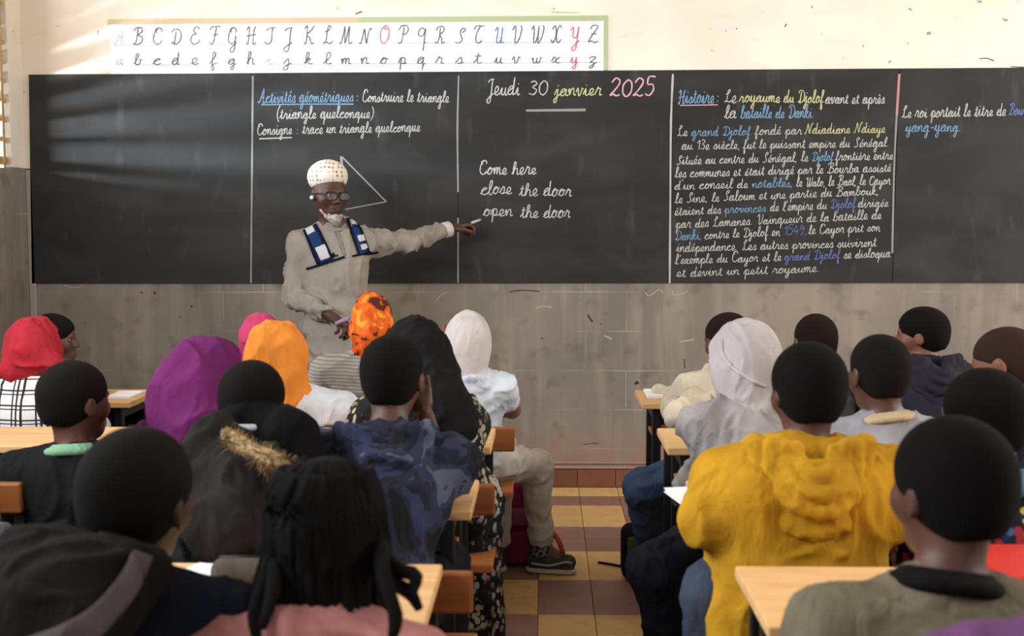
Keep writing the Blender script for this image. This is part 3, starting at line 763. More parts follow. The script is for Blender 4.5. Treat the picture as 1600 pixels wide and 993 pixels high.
def person(label, head, base_y, hyaw=0, hp=0, hr=0, byaw=0, s=1.0, hs=.95, skin_='d', hairc=(26, 22, 21), hairt=.008, hair=True,
           top=((60, 60, 62),), topmat=None, g=.018, sleeve='long', legm=(38, 42, 54), legmat=None, hip=(0, 0), sh_drop=0, sw=.145, wr=(None, None), el=(None, None),
           kn=(None, None), an=(None, None), toe=(None, None), pole=(None, None), scarf=None, hood=None, collar=None, curl=(45, 45), fold=.008, hbody=.0085, shoe=(60, 60, 64), handup=(None, None),
           standing=None, low=0, hsc=.80, ar=1.0, bare=(0, 0), extra=(), group=None, neckd=(0, 0, 0), hem=None, fine=False):
    px_, top_, d_ = head
    Fh = frame(hyaw, hp, hr)
    tp = at(px_, top_, d_)
    Hc = tp - Vector((0, 0, .113 * hs + (hairt if hair else .004) + (.018 if scarf else 0)))
    F = frame(byaw)
    N_ = Hc + F @ Vector((0, -.032, -.150)) * hs + Vector(neckd)
    hipz = .535 if standing is None else standing
    J = dict(F=F, sw=sw)
    J['P'] = Vector((Hc.x + hip[0], base_y + hip[1], hipz)) if standing is None else Vector((Hc.x + hip[0], Hc.y + hip[1], hipz))
    J['N'] = N_ + Vector((0, 0, -.012))
    Sc = N_ + Vector((0, 0, -.045 - sh_drop))
    J['SL'] = Sc + F @ Vector((-sw, -.005, 0)); J['SR'] = Sc + F @ Vector((sw, -.005, 0))
    base = empty('person', (J['P'].x, J['P'].y, 0), label, 'person', group or ('pupils sitting on the benches' if standing is None else None))
    sides = (('L', -1, 0), ('R', 1, 1)); l1, l2 = .245 * s, .215 * s
    bodyp = head_prims(Hc, Fh, hs, J['N'] + Vector((0, 0, -.01)), .046 * hs)
    bodyp += rect_torso(J, -.004, s)
    hands = []; top_arm = []; legs_g = []; shoes = []
    for nm, sg, ix in sides:
        S = J['S' + nm]
        W0 = wr[ix] if wr[ix] is not None else Vector((S.x * .5 + Sc.x * .5, base_y + .17, .635))
        W0 = Vector(W0)
        pl = pole[ix] or (F @ Vector((sg * .7, -.25, -.9)))
        if el[ix] is not None: Eb = Vector(el[ix]); Wp = W0
        else: Eb, Wp = ik(S, W0, l1, l2, pl)
        J['E' + nm], J['W' + nm] = Eb, Wp
        bodyp += [cap(S, Eb, .040 * s, .032 * s, .03), cap(Eb, Wp, .032 * s, .021 * s, .02)]
        fd = (Wp - Eb).normalized()
        hd = fd if handup[ix] is None else Vector(handup[ix]).normalized()
        hf = hand_frame(hd, (sg * .35, -.1, 1) if abs(hd.z) < .8 else (0, -1, 0.1), sg)
        hands.append((hand_prims(Wp + hd * .008, hf, hsc * s, curl[ix], sg), .0042))
        top_arm.append((S, Eb, Wp, sg))
        H = J['P'] + F @ Vector((sg * .075 * s, .02, -.015))
        if standing is None:
            K = Vector(kn[ix]) if kn[ix] is not None else H + F @ Vector((sg * .05, .34 * s, -.01))
            A = Vector(an[ix]) if an[ix] is not None else Vector((K.x, K.y + .04, .085))
        else:
            K = H + F @ Vector((sg * .01, .03, -(hipz - .08) * .48)); A = Vector((K.x, K.y, .09)) - F.col[1] * .03
        td = (Vector(toe[ix]) if toe[ix] is not None else (F.col[1] + F.col[0] * sg * .15)).normalized()
        T_ = A + td * .12 * s; T_.z = .035
        heel = A - td * .03; heel.z = .035
        bodyp += [cap(H, K, .072 * s, .052 * s, .04), cap(K, A, .050 * s, .034 * s, .03), cap(A, T_, .034 * s, .024 * s, .02), cap(heel, T_, .026, .024, .02)]
        J['K' + nm], J['A' + nm] = K, A
        legs_g += [cap(H, K, .082 * s, .066 * s, .04), cap(K, A + (K - A).normalized() * .03, .066 * s, .052 * s, .03), cut(A + (K - A).normalized() * .02, A - K, .10)]
        shoes.append((A, T_, heel, td))
    o = sdf_obj('body', bodyp, .0055 if fine else hbody, skin(SKIN[skin_] if isinstance(skin_, str) else skin_), base, extra=hands)
    for sx in (-1, 1):
        for nm2, rr, yy, mt in (('eye', .0105, .0665, M['eye']), ('iris', .0062, .0720, M['iris'])):
            c = Hc + Fh @ Vector((sx * .031 * hs, yy * hs, .001 * hs)); bm = bmesh.new(); bmesh.ops.create_uvsphere(bm, u_segments=10, v_segments=8, radius=rr * hs)
            me = bpy.data.meshes.new(nm2); bm.to_mesh(me); bm.free(); e = link(nm2, me, mt, base, True); e.location = c - base.location
    if hair:
        sdf_obj('hair', hair_prims(Hc, Fh, hs, hairt), .006, hairm(hairc), base)
    # trousers, shirt
    O = rect_torso(J, 0, s)
    col0 = top[0] if isinstance(top[0], tuple) else top
    tmat = topmat or cloth(col0)
    if legm is not None:
        sdf_obj('trousers', [rect_torso(J, .006, s)[0]] + legs_g, .0095, legmat or cloth(legm), base, folds(.005, 16, (1, 1, 1), d_))
    sp = rect_torso(J, g, s)
    if hem is not None: sp += [cap(J['P'] + Vector((0, 0, -.02)), J['P'] + Vector((0, 0, -hem)), .155 * s, .175 * s, .05)]
    for (S, Eb, Wp, sg) in top_arm:
        if sleeve == 'short':
            Em = S + (Eb - S) * .72
            sp += [cap(S, Em, .044 * s + g * .5, .042 * s + g * .5, .03), cut(S + (Eb - S) * .64, Eb - S, .075)]
        elif bare[0 if sg < 0 else 1]:
            sp += [cap(S, Eb, .040 * s + g, .034 * s + g * .7, .02), cap(Eb, Eb + (Wp - Eb) * .3, .034 * s + g * .7, .030 * s + g * .6, .015), cut(Eb + (Wp - Eb) * .22, Wp - Eb, .06)]
        else:
            We = Eb + (Wp - Eb) * .96
            sp += [cap(S, Eb, (.040 * s + g) * ar, (.034 * s + g * .7) * ar, .02), cap(Eb, We, (.034 * s + g * .7) * ar, (.025 * s + g * .5) * ar, .015), cut(Eb + (Wp - Eb) * .95, Wp - Eb, .055)]
    shirt = sdf_obj('shirt', sp + list(extra), .0075, tmat, base, folds(fold, 12, (1, 1, .5), d_ * 3 + px_ * .01))
    if collar:
        cc, cr, ct = collar
        ax = (Hc - J['N']).normalized(); nk = J['N'] + ax * (.040 + g * .5) + F @ Vector((0, -.004, 0))
        sdf_obj('collar', [ring(nk, ax, .058 * hs + .003, cr * .8, .01), ring(nk - ax * cr, ax, .070 * hs + .004, cr, .01)], .005, cloth(cc), base)
    for A, T_, heel, td in shoes:
        up = Vector((0, 0, .012))
        pr = [cap(heel + up, T_ + up, .036 * s, .034 * s, .02), cap(A, heel + (T_ - heel) * .45 + up, .040 * s, .034 * s, .02), sub(cap(A + Vector((0, 0, .02)), A + Vector((0, 0, .06)), .034 * s, .036 * s, .005)), cut((heel.x, heel.y, .006), (0, 0, -1), .5)]
        sh_ = sdf_obj('shoe', pr, .008, plain('shoe_fabric', shoe, .7), base)
        mid = (heel + T_) / 2
        sdf_obj('sole', [cap((heel.x, heel.y, .014), (T_.x, T_.y, .014), .038 * s, .036 * s, .01), cut((mid.x, mid.y, .004), (0, 0, -1), .5), cut((mid.x, mid.y, .022), (0, 0, 1), .5)], .007, M['sole'], base)
    if scarf: make_scarf(base, Hc, Fh, hs, J, scarf)
    if hood: make_hood(base, Hc, Fh, hs, J, hood)
    return base, J, Hc, Fh
def make_scarf(base, Hc, Fh, s, J, o):
    mat = o.get('mat') or cloth(o['col'], .85, .3, .1)
    t = o.get('t', .014); P = lambda x, y, z: Hc + Fh @ Vector((x * s, y * s, z * s))
    N_ = J['N']; fl = o.get('flare', 1.0); bt = J['F'].col[1]
    pr = [ell(P(0, -.016, .034), (.076 * s + t, .096 * s + t, .082 * s + t), .03, Fh), ell(P(0, .01, -.04), (.064 * s + t, .075 * s + t, .085 * s + t), .04, Fh),
          cap(P(0, -.03, -.03), N_ + bt * -.012 + Vector((0, 0, .02)), .066 * s + t, o.get('nr', .075) * s, .05)]
    if o.get('drape', True):
        pr += [ell(N_ + Vector((0, 0, -.03)) - bt * .01, (.115 * fl, .105 * fl, .07 * fl), .05, J['F'])]
    for (a, b, ra, rb) in o.get('tails', []): pr.append(cap(a, b, ra, rb, .05))
    pr += [sub(ell(P(0, .112, -.018), (.050 * s, .060 * s, .078 * s), .01, Fh))]
    pr += o.get('cuts', [])
    return sdf_obj('headscarf', pr, .0065, mat, base, folds(o.get('amp', .007), o.get('fr', 13), o.get('st', (1.2, 1.2, .5)), o.get('seed', 3.3)))
def make_hood(base, Hc, Fh, s, J, o):
    """hood lying down on the upper back: a loop round the neck and a hanging pouch"""
    N_ = J['N'] + Vector((0, 0, o.get('up', .022))); F = J['F']; col = o['col']; k = o.get('k', 1.0)
    Q = lambda x, y, z: N_ + F @ Vector((x * k, y * k, z * k))
    pr = []
    arc = [(-.075, .05, .0), (-.095, .0, .012), (-.085, -.055, .0), (-.045, -.098, -.035), (0, -.112, -.055), (.045, -.098, -.035), (.085, -.055, .0), (.095, .0, .012), (.075, .05, .0)]
    for a, b in zip(arc, arc[1:]): pr.append(cap(Q(*a), Q(*b), .024 * k, .024 * k, .02))
    arc2 = [(-.07, -.05, -.02), (-.06, -.09, -.05), (0, -.105, -.08), (.06, -.09, -.05), (.07, -.05, -.02)]
    for a, b in zip(arc2, arc2[1:]): pr.append(cap(Q(*a), Q(*b), .026 * k, .030 * k, .03))
    pr += [ell(Q(0, -.095, -.035), (.085 * k, .045 * k, .065 * k), .03, F), sub(ell(Q(0, -.055, .02), (.062 * k, .055 * k, .045 * k), .02, F))]
    for hw, dp, yy, z0, r_ in ((.098, .150, -.120, .040, .019), (.076, .112, -.140, .042, .016), (.054, .078, -.148, .042, .014), (.034, .046, -.144, .038, .012)):
        q_ = [Q(hw * math.sin(t), yy + .05 * (abs(math.sin(t)) ** 3), z0 - dp * max(math.cos(t), 0) ** .75) for t in [R(-90 + 180 * i / 12) for i in range(13)]]
        for a, b in zip(q_, q_[1:]): pr.append(cap(a, b, r_ * k, r_ * k, .008))
    return sdf_obj('hood', pr, .006, o.get('mat') or cloth(col), base, folds(.0035, 12, (1, 1, 1.6), o.get('seed', 1.7)))
def seam(name, obj, pts, r, mat, off=.001):
    base = obj.parent; me = obj.data
    bv = BVHTree.FromPolygons([v.co + base.location for v in me.vertices], [tuple(p.vertices) for p in me.polygons])
    o = Vector((0, 0, CAMZ)); out = []
    for p in catmull([(a, b, 0) for a, b in pts], 6):
        dr = (at(p.x, p.y, 5) - o).normalized(); hit = bv.ray_cast(o, dr)
        if hit[0] is not None: out.append(hit[0] - dr * off - base.location)
    if len(out) > 2: tube(name, out, r, mat, base, 6)
def strip(name, objs, left, right, mat, off=.004):
    base = objs[0].parent; V_ = []; P_ = []
    for ob in objs:
        k = len(V_); V_ += [v.co + base.location for v in ob.data.vertices]; P_ += [tuple(k + i for i in p.vertices) for p in ob.data.polygons]
    bv = BVHTree.FromPolygons(V_, P_); o = Vector((0, 0, CAMZ)); vs = []; fs = []
    A_ = catmull([(a, b, 0) for a, b in left], 6); B_ = catmull([(a, b, 0) for a, b in right], 6); n = 6
    for a, b in zip(A_, B_):
        for j in range(n + 1):
            p = a.lerp(b, j / n); dr = (at(p.x, p.y, 5) - o).normalized(); hit = bv.ray_cast(o, dr)
            if hit[0] is not None: last = hit[0] - dr * (off + .004 * math.sin(math.pi * j / n))
            vs.append(last - base.location)
    for i in range(len(A_) - 1):
        for j in range(n):
            k = i * (n + 1) + j; fs.append((k, k + n + 1, k + n + 2, k + 1))
    ob = link(name, me_from(name, vs, fs), mat, base, True); sm = ob.modifiers.new('s', 'SOLIDIFY'); sm.thickness = .004; return ob
def child(base, nm): return [c for c in base.children if c.name.split('.')[0] == nm][0]

# ------------------------------------------------------------------ patterned fabrics
def m_plaid():
    t = NT('plaid_fabric', (225, 222, 220), .9, .1)
    sx = t.n('SeparateXYZ'); t.L(t.co(), sx.inputs[0])
    def bars(sock, per, wd, off=0):
        a = t.n('Math', operation='MULTIPLY_ADD'); t.L(sock, a.inputs[0]); a.inputs[1].default_value = 1 / per; a.inputs[2].default_value = off
        b = t.n('Math', operation='FRACT'); t.L(a.outputs[0], b.inputs[0])
        c = t.n('Math', operation='LESS_THAN'); t.L(b.outputs[0], c.inputs[0]); c.inputs[1].default_value = wd; return c.outputs[0]
    def add(a, b):
        m = t.n('Math', operation='ADD'); t.L(a, m.inputs[0]); t.L(b, m.inputs[1]); m.use_clamp = True; return m.outputs[0]
    h = add(bars(sx.outputs[2], .05, .11), bars(sx.outputs[2], .05, .08, .24)); v = add(bars(sx.outputs[0], .085, .1), add(bars(sx.outputs[0], .085, .09, .22), bars(sx.outputs[0], .085, .07, .4)))
    c = t.mix(add(h, v), (226, 223, 222), (46, 42, 46)); t.base(c); return t.m
def m_blotch(name, cols, sc, dist=1.0, det=3, const=True, rough=.85, stretch=(1, 1, 1)):
    t = NT(name, cols[0], rough, .2)
    n_ = len(cols); f = t.noise(sc, det, t.co(stretch), dist)
    st = [(0 if i == 0 else .30 + .40 * i / n_, c) for i, c in enumerate(cols)]
    t.base(t.ramp(f, st, const)); t.bump(t.noise(12, 4), .3, .015); return t.m
def m_floral():
    t = NT('floral_fabric', (30, 28, 30), .85, .2)
    v = t.n('TexVoronoi'); v.inputs['Scale'].default_value = 55; t.L(t.co((1, 1, .8)), v.inputs['Vector'])
    f = t.ramp(v.outputs['Distance'], [(.0, BW(1)), (.42, BW(1)), (.46, BW(0))], True)
    big = t.ramp(t.noise(9, 3), [(.42, BW(0)), (.5, BW(1))])
    m = t.n('Math', operation='MULTIPLY'); t.L(f, m.inputs[0]); t.L(big, m.inputs[1])
    colr = t.ramp(t.noise(6, 2), [(.35, (168, 160, 122)), (.55, (150, 150, 146)), (.66, (150, 84, 84))])
    t.base(t.mix(m.outputs[0], (24, 23, 25), colr)); return t.m
def m_multi():
    t = NT('multicolour_fabric', (30, 30, 50), .85, .2)
    v = t.n('TexVoronoi'); v.inputs['Scale'].default_value = 42; t.L(t.co((1, 1, .8)), v.inputs['Vector'])
    sp_ = t.n('SeparateColor'); t.L(v.outputs['Color'], sp_.inputs[0])
    c = t.ramp(sp_.outputs[0], [(0, (30, 40, 90)), (.25, (200, 170, 60)), (.42, (150, 40, 50)), (.6, (60, 90, 130)), (.75, (190, 130, 140)), (.88, (30, 30, 36))], True)
    c = t.mix(t.ramp(v.outputs['Distance'], [(.38, BW(0)), (.5, BW(1))]), c, (24, 24, 34)); t.base(c); return t.m
def m_capfab():
    t = NT('cap_fabric', (215, 205, 190), .85, .15)
    v = t.n('TexVoronoi'); v.distance = 'MANHATTAN'; v.inputs['Scale'].default_value = 52; v.inputs['Randomness'].default_value = .25; t.L(t.co((1, 1, 1)), v.inputs['Vector'])
    t.base(t.ramp(v.outputs['Distance'], [(0, (150, 118, 108)), (.50, (214, 206, 194))], True)); t.bump(v.outputs['Distance'], .2, .004); return t.m
def m_stripe(col, per=.012, d=.8):
    t = NT('striped_fabric', col, .85, .2)
    sx = t.n('SeparateXYZ'); t.L(t.co(), sx.inputs[0])
    a = t.n('Math', operation='MULTIPLY_ADD'); t.L(sx.outputs[2], a.inputs[0]); a.inputs[1].default_value = 1 / per; t.L(t.noise(4, 2), a.inputs[2])
    b = t.n('Math', operation='FRACT'); t.L(a.outputs[0], b.inputs[0])
    t.base(t.mix(t.ramp(b.outputs[0], [(.4, BW(0)), (.6, BW(1))]), col, tuple(int(v * d) for v in col))); return t.m
def m_knit(col, dk=.45, sc=60):
    t = NT('worn_fabric', col, .9, .1); t.base(t.mix(t.ramp(t.noise(sc, 2), [(.4, BW(0)), (.6, BW(1))]), tuple(int(v * dk) for v in col), col)); return t.m
PLAID = m_plaid(); CAMO = m_blotch('camouflage_fabric', [(14, 15, 20), (28, 31, 46), (42, 48, 74), (78, 84, 102)], 9, .9)
ORP = m_blotch('printed_fabric', [(74, 36, 24), (186, 76, 22), (206, 92, 26), (222, 136, 44)], 15, 1.2); FLORAL = m_floral(); MULTI = m_multi()

PUP = 'pupils sitting on the benches'
# ------------------------------------------------------------------ front row
B0 = 4.15
person('pupil with dark cropped hair in profile behind the red headscarf at far left', (84, 489, 4.55), 4.30, hyaw=-78, byaw=-15, hs=.86, skin_='m', top=((70, 66, 70),), hip=(0, 0))
b, J, Hc, Fh = person('pupil in red headscarf and black-white plaid shirt at far left', (55, 490, 4.08), 4.05, hyaw=-14, hp=4, hr=-6, hs=.83, hair=False, top=((225, 222, 220),), topmat=PLAID, g=.03, sw=.145, fold=.004,
  scarf=dict(col=(186, 48, 62), t=.012, drape=False, nr=.07, tails=[(at(48, 540, 4.02), at(18, 578, 4.0), .052, .032), (at(52, 556, 4.0), at(82, 566, 4.0), .042, .028)], seed=2.1))
person('pupil in pink headscarf mostly hidden behind the plain orange headscarf', (410, 487, 4.50), 4.34, hs=.80, hyaw=-8, hair=False, top=((120, 90, 100),), scarf=dict(col=(204, 70, 112), t=.014, flare=.9, seed=8.1), hip=(0, -.05))
person('pupil in plain orange headscarf and white shirt', (434, 502, 3.93), 4.10, hyaw=-28, hr=4, hs=.90, hair=False, top=((218, 222, 230),), g=.02, sw=.155, hip=(.04, 0), neckd=(.07, 0, 0),
  scarf=dict(col=(232, 142, 58), t=.025, drape=False, nr=.07, tails=[(at(440, 580, 3.88), at(452, 592, 3.86), .05, .03)], seed=5.2, amp=.006))
person('pupil in orange and brown patterned headscarf, grey shirt, before the teacher', (580, 455, 4.28), 4.22, hyaw=0, hr=5, hs=.79, hair=False, top=((150, 146, 138),), topmat=m_stripe((150, 146, 138)), g=.022, neckd=(-.02, 0, -.03), hip=(0, 0), s=1.0, sw=.135,
  scarf=dict(col=(236, 112, 26), mat=ORP, t=.012, drape=False, nr=.062, tails=[(at(582, 520, 4.2), at(590, 550, 4.2), .055, .045)], seed=6.0))
wg = person('pupil in white headscarf, white short-sleeved shirt and white trousers by the aisle', (731, 484, 4.15), 4.14, hyaw=4, hs=.84, hair=False, skin_='l', top=((214, 222, 232),), g=.018, sleeve='short', sw=.116, s=.9, hip=(.01, 0), neckd=(.008, 0, .0),
  legm=(236, 228, 220), el=(at(698, 612, 4.28), at(800, 640, 4.22)), wr=(at(698, 548, 4.20), at(752, 646, 4.46)), handup=((-.02, 0, 1), (-1, .2, 0)), curl=(62, 40), hsc=.9,
  kn=((-.18, 4.50, .52), at(838, 728, 4.42)), an=((-.19, 4.55, .085), at(846, 853, 4.52)), toe=((-.1, 1, 0), (1, -.18, 0)), shoe=(58, 62, 54),
  scarf=dict(col=(214, 206, 204), t=.016, drape=False, nr=.07, seed=1.2, amp=.004, fr=14, st=(1.4, 1.4, .4)))
b, J, Hc, Fh = wg
# white scarf end / collar lying on the shoulders, sock and laces
sdf_obj('collar', [ring(J['N'] + Vector((0, -.012, .006)), (0, .3, 1), .062, .012, .02), ell(J['N'] + Vector((-.015, -.055, -.025)), (.07, .03, .03), .03)], .006, cloth((218, 224, 236)), b, folds(.004, 12))
A = J['AR']; A = A - b.location
tube('sock', [A + Vector((0, 0, .09)), A + Vector((0, 0, -.035))], .044, m_knit((150, 146, 144), .25, 70), b, 14)
tube('lace', [A + Vector((.045, -.01, .06)), A + Vector((.070, -.03, .025)), A + Vector((.085, -.03, -.02))], .010, plain('pink_tab', (176, 60, 84)), b, 8, sub=3)
tube('shoe_stripe', [A + Vector((-.04, -.045, -.055)), A + Vector((.03, -.06, -.06)), A + Vector((.09, -.065, -.045)), A + Vector((.12, -.062, -.05))], .005, plain('shoe_stripe', (150, 152, 148)), b, 8, sub=3)

cr = person('pupil in cream jacket leaning left on the desk behind the grey hood', (1136, 488, 4.34), 4.14, hyaw=48, hp=-12, hs=.90, skin_='m', hairc=(54, 40, 34), hairt=.004, top=((226, 214, 190),), g=.030, sw=.14, byaw=12, legm=(66, 84, 112), fold=.009,
  hip=(.03, 0), el=(at(1056, 640, 4.28), None), wr=(at(1062, 652, 4.08), None), kn=(at(1006, 762, 4.10), None), an=(at(1020, 872, 4.28), None), curl=(75, 40), toe=((-.4, 1, 0), None))
b, J, Hc, Fh = cr
sdf_obj('cuff', [cap(at(1090, 632, 4.18), at(1060, 648, 4.02), .058, .045, .02), cap(at(1060, 648, 4.02), at(1056, 655, 3.98), .045, .042, .01)], .006, cloth((228, 214, 192)), b, folds(.006, 14))
sdf_obj('sleeve', [cap(at(1118, 592, 4.33), at(1080, 612, 4.50), .055, .040, .02), cap(at(1080, 612, 4.50), at(1030, 613, 4.58), .038, .024, .02)], .007, cloth((226, 214, 190)), b, folds(.008, 14))
person('pupil with brown shaved head and dark grey shirt between the cream jacket and navy hoodie', (1274, 489, 4.30), 4.15, hyaw=8, hs=.97, skin_='m', hairc=(50, 36, 31), hairt=.004, top=((76, 76, 74),), g=.018, sw=.15)
person('pupil in navy hoodie with black hair, looking left, at the right of the front row', (1440, 478, 4.22), 4.15, hyaw=62, hs=.88, skin_='l', top=((52, 48, 62),), g=.024, sw=.145, byaw=10, hood=dict(col=(50, 46, 60), k=.95), neckd=(0, 0, .012))

# ------------------------------------------------------------------ second row
C0 = 3.27
mb = person('pupil in black sweater with mint green collar at left', (116, 562, 3.20), 3.22, hyaw=-32, hs=.99, skin_='m', hairc=(38, 30, 26), top=((30, 29, 32),), g=.03, sw=.165, neckd=(.01, 0, -.015), collar=((140, 186, 150), .012, .02), fold=.004)
pr_ = person('pupil in long purple headscarf tilting the head to the right', (326, 524, 3.32), 3.28, hyaw=-5, hr=10, hs=.90, hair=False, top=((84, 36, 76),), g=.02, neckd=(-.02, 0, 0), hip=(-.02, 0),
  scarf=dict(col=(108, 38, 96), t=.018, flare=1.15, nr=.10, tails=[(at(316, 585, 3.26), at(272, 648, 3.22), .085, .075), (at(300, 600, 3.24), at(318, 668, 3.18), .10, .105)], seed=4.4, amp=.009, fr=6, st=(1.5, 1, .6)))
bv = person('pupil in long black veil and floral robe sitting toward the aisle', (648, 492, 3.45), 3.28, hyaw=-6, hs=.93, hair=False, top=((34, 32, 34),), topmat=FLORAL, g=.03, legm=(28, 26, 28), sw=.14, byaw=-12, hip=(.08, .04), neckd=(.02, -.02, 0),
  kn=(None, at(748, 782, 3.34)), an=(None, at(758, 985, 3.34)), el=(None, at(722, 722, 3.30)), wr=(None, at(735, 772, 3.46)), curl=(45, 30),
  scarf=dict(col=(26, 25, 26), t=.015, flare=1.1, nr=.09, tails=[(at(668, 560, 3.38), at(690, 650, 3.24), .075, .09), (at(685, 650, 3.24), at(716, 676, 3.20), .075, .05)], seed=7.7, amp=.006))
b, J, Hc, Fh = bv
sdf_obj('robe', [cap(J['P'] + Vector((.02, 0, .12)), J['KR'] + Vector((-.02, -.02, .02)), .12, .068, .05), cap(J['KR'] + Vector((-.02, -.02, .03)), at(742, 1060, 3.32), .068, .092, .05), cap(at(722, 690, 3.2), at(728, 790, 3.25), .05, .065, .05), cut((0, 3.3, .05), (0, 0, -1), 2)], .009, FLORAL, b, folds(.008, 11, (1.4, 1.4, .3)))
gh = person('pupil in light grey hoodie with the hood up, right of the aisle', (1163, 506, 3.45), 3.27, hyaw=34, hp=-3, hs=.93, skin_='m', hair=False, top=((176, 172, 172),), g=.026, sw=.145, byaw=8, legm=(30, 33, 42), hip=(.03, 0), neckd=(.01, -.02, 0),
  el=(at(1108, 728, 3.36), None), wr=(at(1070, 760, 3.55), None), kn=(at(1022, 888, 3.06), at(1150, 850, 3.5)), an=(at(1050, 1060, 3.16), None), toe=((-.5, 1, 0), None))
b, J, Hc, Fh = gh
hd = make_scarf(b, Hc, Fh, .93, J, dict(col=(200, 194, 194), t=.022, drape=False, nr=.080, seed=9.1, amp=.006)); hd.name = 'hood'
seam('hood_seam', hd, [(1129, 530), (1131, 556), (1150, 578), (1178, 596), (1196, 603)], .006, cloth((212, 206, 206)))
gb = person('pupil in pale grey shirt with cream collar, left ear showing, second row', (1374, 521, 3.30), 3.25, hyaw=14, hs=.98, skin_='m', hairc=(40, 31, 29), hairt=.006, top=((168, 168, 176),), g=.018, sw=.15, neckd=(.02, 0, .0), collar=((206, 186, 150), .011, .02))
person('pupil with reddish brown shaved head bowed at the right edge', (1572, 511, 3.62), 3.28, hyaw=52, hp=-14, hs=1.02, skin_='l', hairc=(92, 66, 56), hairt=.003, top=((44, 50, 70),), hip=(.05, .1), g=.015)

# ------------------------------------------------------------------ third row
D0 = 2.48
person('pupil in grey-blue sleeve half outside the left edge of the photo', (-175, 590, 2.50), 2.48, hs=.93, top=((120, 128, 140),), g=.02, wr=(None, at(6, 838, 2.36)), el=(None, at(-60, 850, 2.22)))
fb = person('pupil in charcoal coat with brown fur trim, black cropped hair', (394, 561, 2.74), 2.50, hyaw=-4, hs=.94, top=((34, 32, 33),), g=.030, sw=.165, neckd=(-.02, -.05, -.01), hip=(-.06, 0), fold=.012)
b, J, Hc, Fh = fb
sdf_obj('scarf', [cap(at(385, 655, 2.70), at(455, 680, 2.62), .062, .055, .04), cap(at(455, 680, 2.62), at(478, 720, 2.58), .055, .05, .04), cap(at(400, 640, 2.72), at(385, 665, 2.66), .06, .06, .04)], .007, cloth((14, 13, 15)), b, folds(.004, 12))
sdf_obj('undershirt', [cap(at(336, 676, 2.62), at(352, 690, 2.56), .018, .014, .02), cap(at(372, 668, 2.60), at(402, 668, 2.60), .009, .009, .02)], .005, cloth((210, 210, 214)), b)
sdf_obj('hood', [cap(at(330, 700, 2.52), at(300, 760, 2.44), .05, .07, .05), cap(at(350, 695, 2.50), at(400, 760, 2.38), .05, .075, .05), cap(at(300, 770, 2.42), at(350, 815, 2.36), .07, .075, .05), cap(at(400, 760, 2.38), at(350, 815, 2.36), .07, .07, .05)], .007, cloth((44, 41, 41)), b, folds(.014, 9))
cpts = catmull([at(350, 676, 2.50), at(368, 690, 2.42), at(398, 706, 2.34), at(432, 722, 2.30), at(458, 738, 2.30)], 8)
vs, fs = tube_data(cpts, .020, 8)
for i in range(1500):
    c = random.choice(cpts); d = Vector((random.gauss(0, 1), random.gauss(0, 1), random.gauss(0, 1))).normalized(); c = c + Vector((random.uniform(-.008, .008), random.uniform(-.008, .008), random.uniform(-.008, .008)))
    s0 = c + d * .014; e = c + d * random.uniform(.026, .038) + Vector((0, 0, -.006)); n_ = d.orthogonal().normalized() * .0022; k = len(vs)
    vs += [s0 + n_, s0 - n_, e, s0 + d.cross(n_)]; fs += [(k, k + 1, k + 2), (k + 1, k + 3, k + 2), (k + 3, k, k + 2)]
fur = NT('fur', (128, 104, 72), .9, .1); fur.base(fur.ramp(fur.noise(40, 2), [(.35, (74, 58, 40)), (.65, (158, 134, 96))]))
link('fur_trim', me_from('fur', [v - b.location for v in vs], fs), fur.m, b)
cm = person('pupil in blue camouflage jacket with cropped black hair', (613, 521, 2.84), 2.52, hyaw=-8, hs=.93, skin_='m', hairc=(24, 20, 19), top=((40, 44, 62),), topmat=CAMO, g=.028, sw=.142, neckd=(-.005, -.04, -.01), hip=(-.01, 0), fold=.010,
  bare=(0, 1), el=(None, at(682, 722, 2.82)), wr=(None, at(666, 650, 2.88)), handup=(None, (-.22, .1, 1)), hood=dict(col=(40, 44, 62), mat=CAMO, k=1.05), curl=(45, 25))
b, J, Hc, Fh = cm
yh = person('pupil in mustard yellow hoodie with the hood down', (1263, 532, 2.55), 2.50, hyaw=10, hs=.94, skin_='m', hairc=(20, 18, 18), hairt=.010, top=((212, 158, 42),), g=.032, sw=.172, neckd=(-.015, 0, -.005), hip=(-.05, 0), fold=.007, legm=(70, 80, 98), s=1.05,
  el=(at(1106, 812, 2.46), at(1398, 800, 2.46)), wr=(at(1100, 800, 2.74), at(1370, 780, 2.76)), kn=(at(1118, 925, 2.50), None), an=(at(1110, 1150, 2.55), None),
  extra=(cap(at(1180, 780, 2.46), at(1175, 860, 2.46), .09, .075, .05), cap(at(1320, 780, 2.48), at(1310, 860, 2.48), .10, .09, .05), cap(at(1165, 890, 2.44), at(1148, 1010, 2.40), .045, .05, .06), cap(at(1200, 940, 2.44), at(1330, 940, 2.46), .08, .09, .06)),
  hood=dict(col=(212, 158, 42), k=1.15, seed=3.1))
b, J, Hc, Fh = yh
person('pupil in light blue collar and multicoloured patterned top at the right edge', (1538, 573, 2.62), 2.50, hyaw=24, hs=1.02, skin_='m', hairc=(27, 22, 21), top=((40, 60, 100),), topmat=MULTI, g=.022, sw=.15, neckd=(.03, -.02, -.01), collar=((86, 140, 176), .022, .02), hip=(.03, 0))

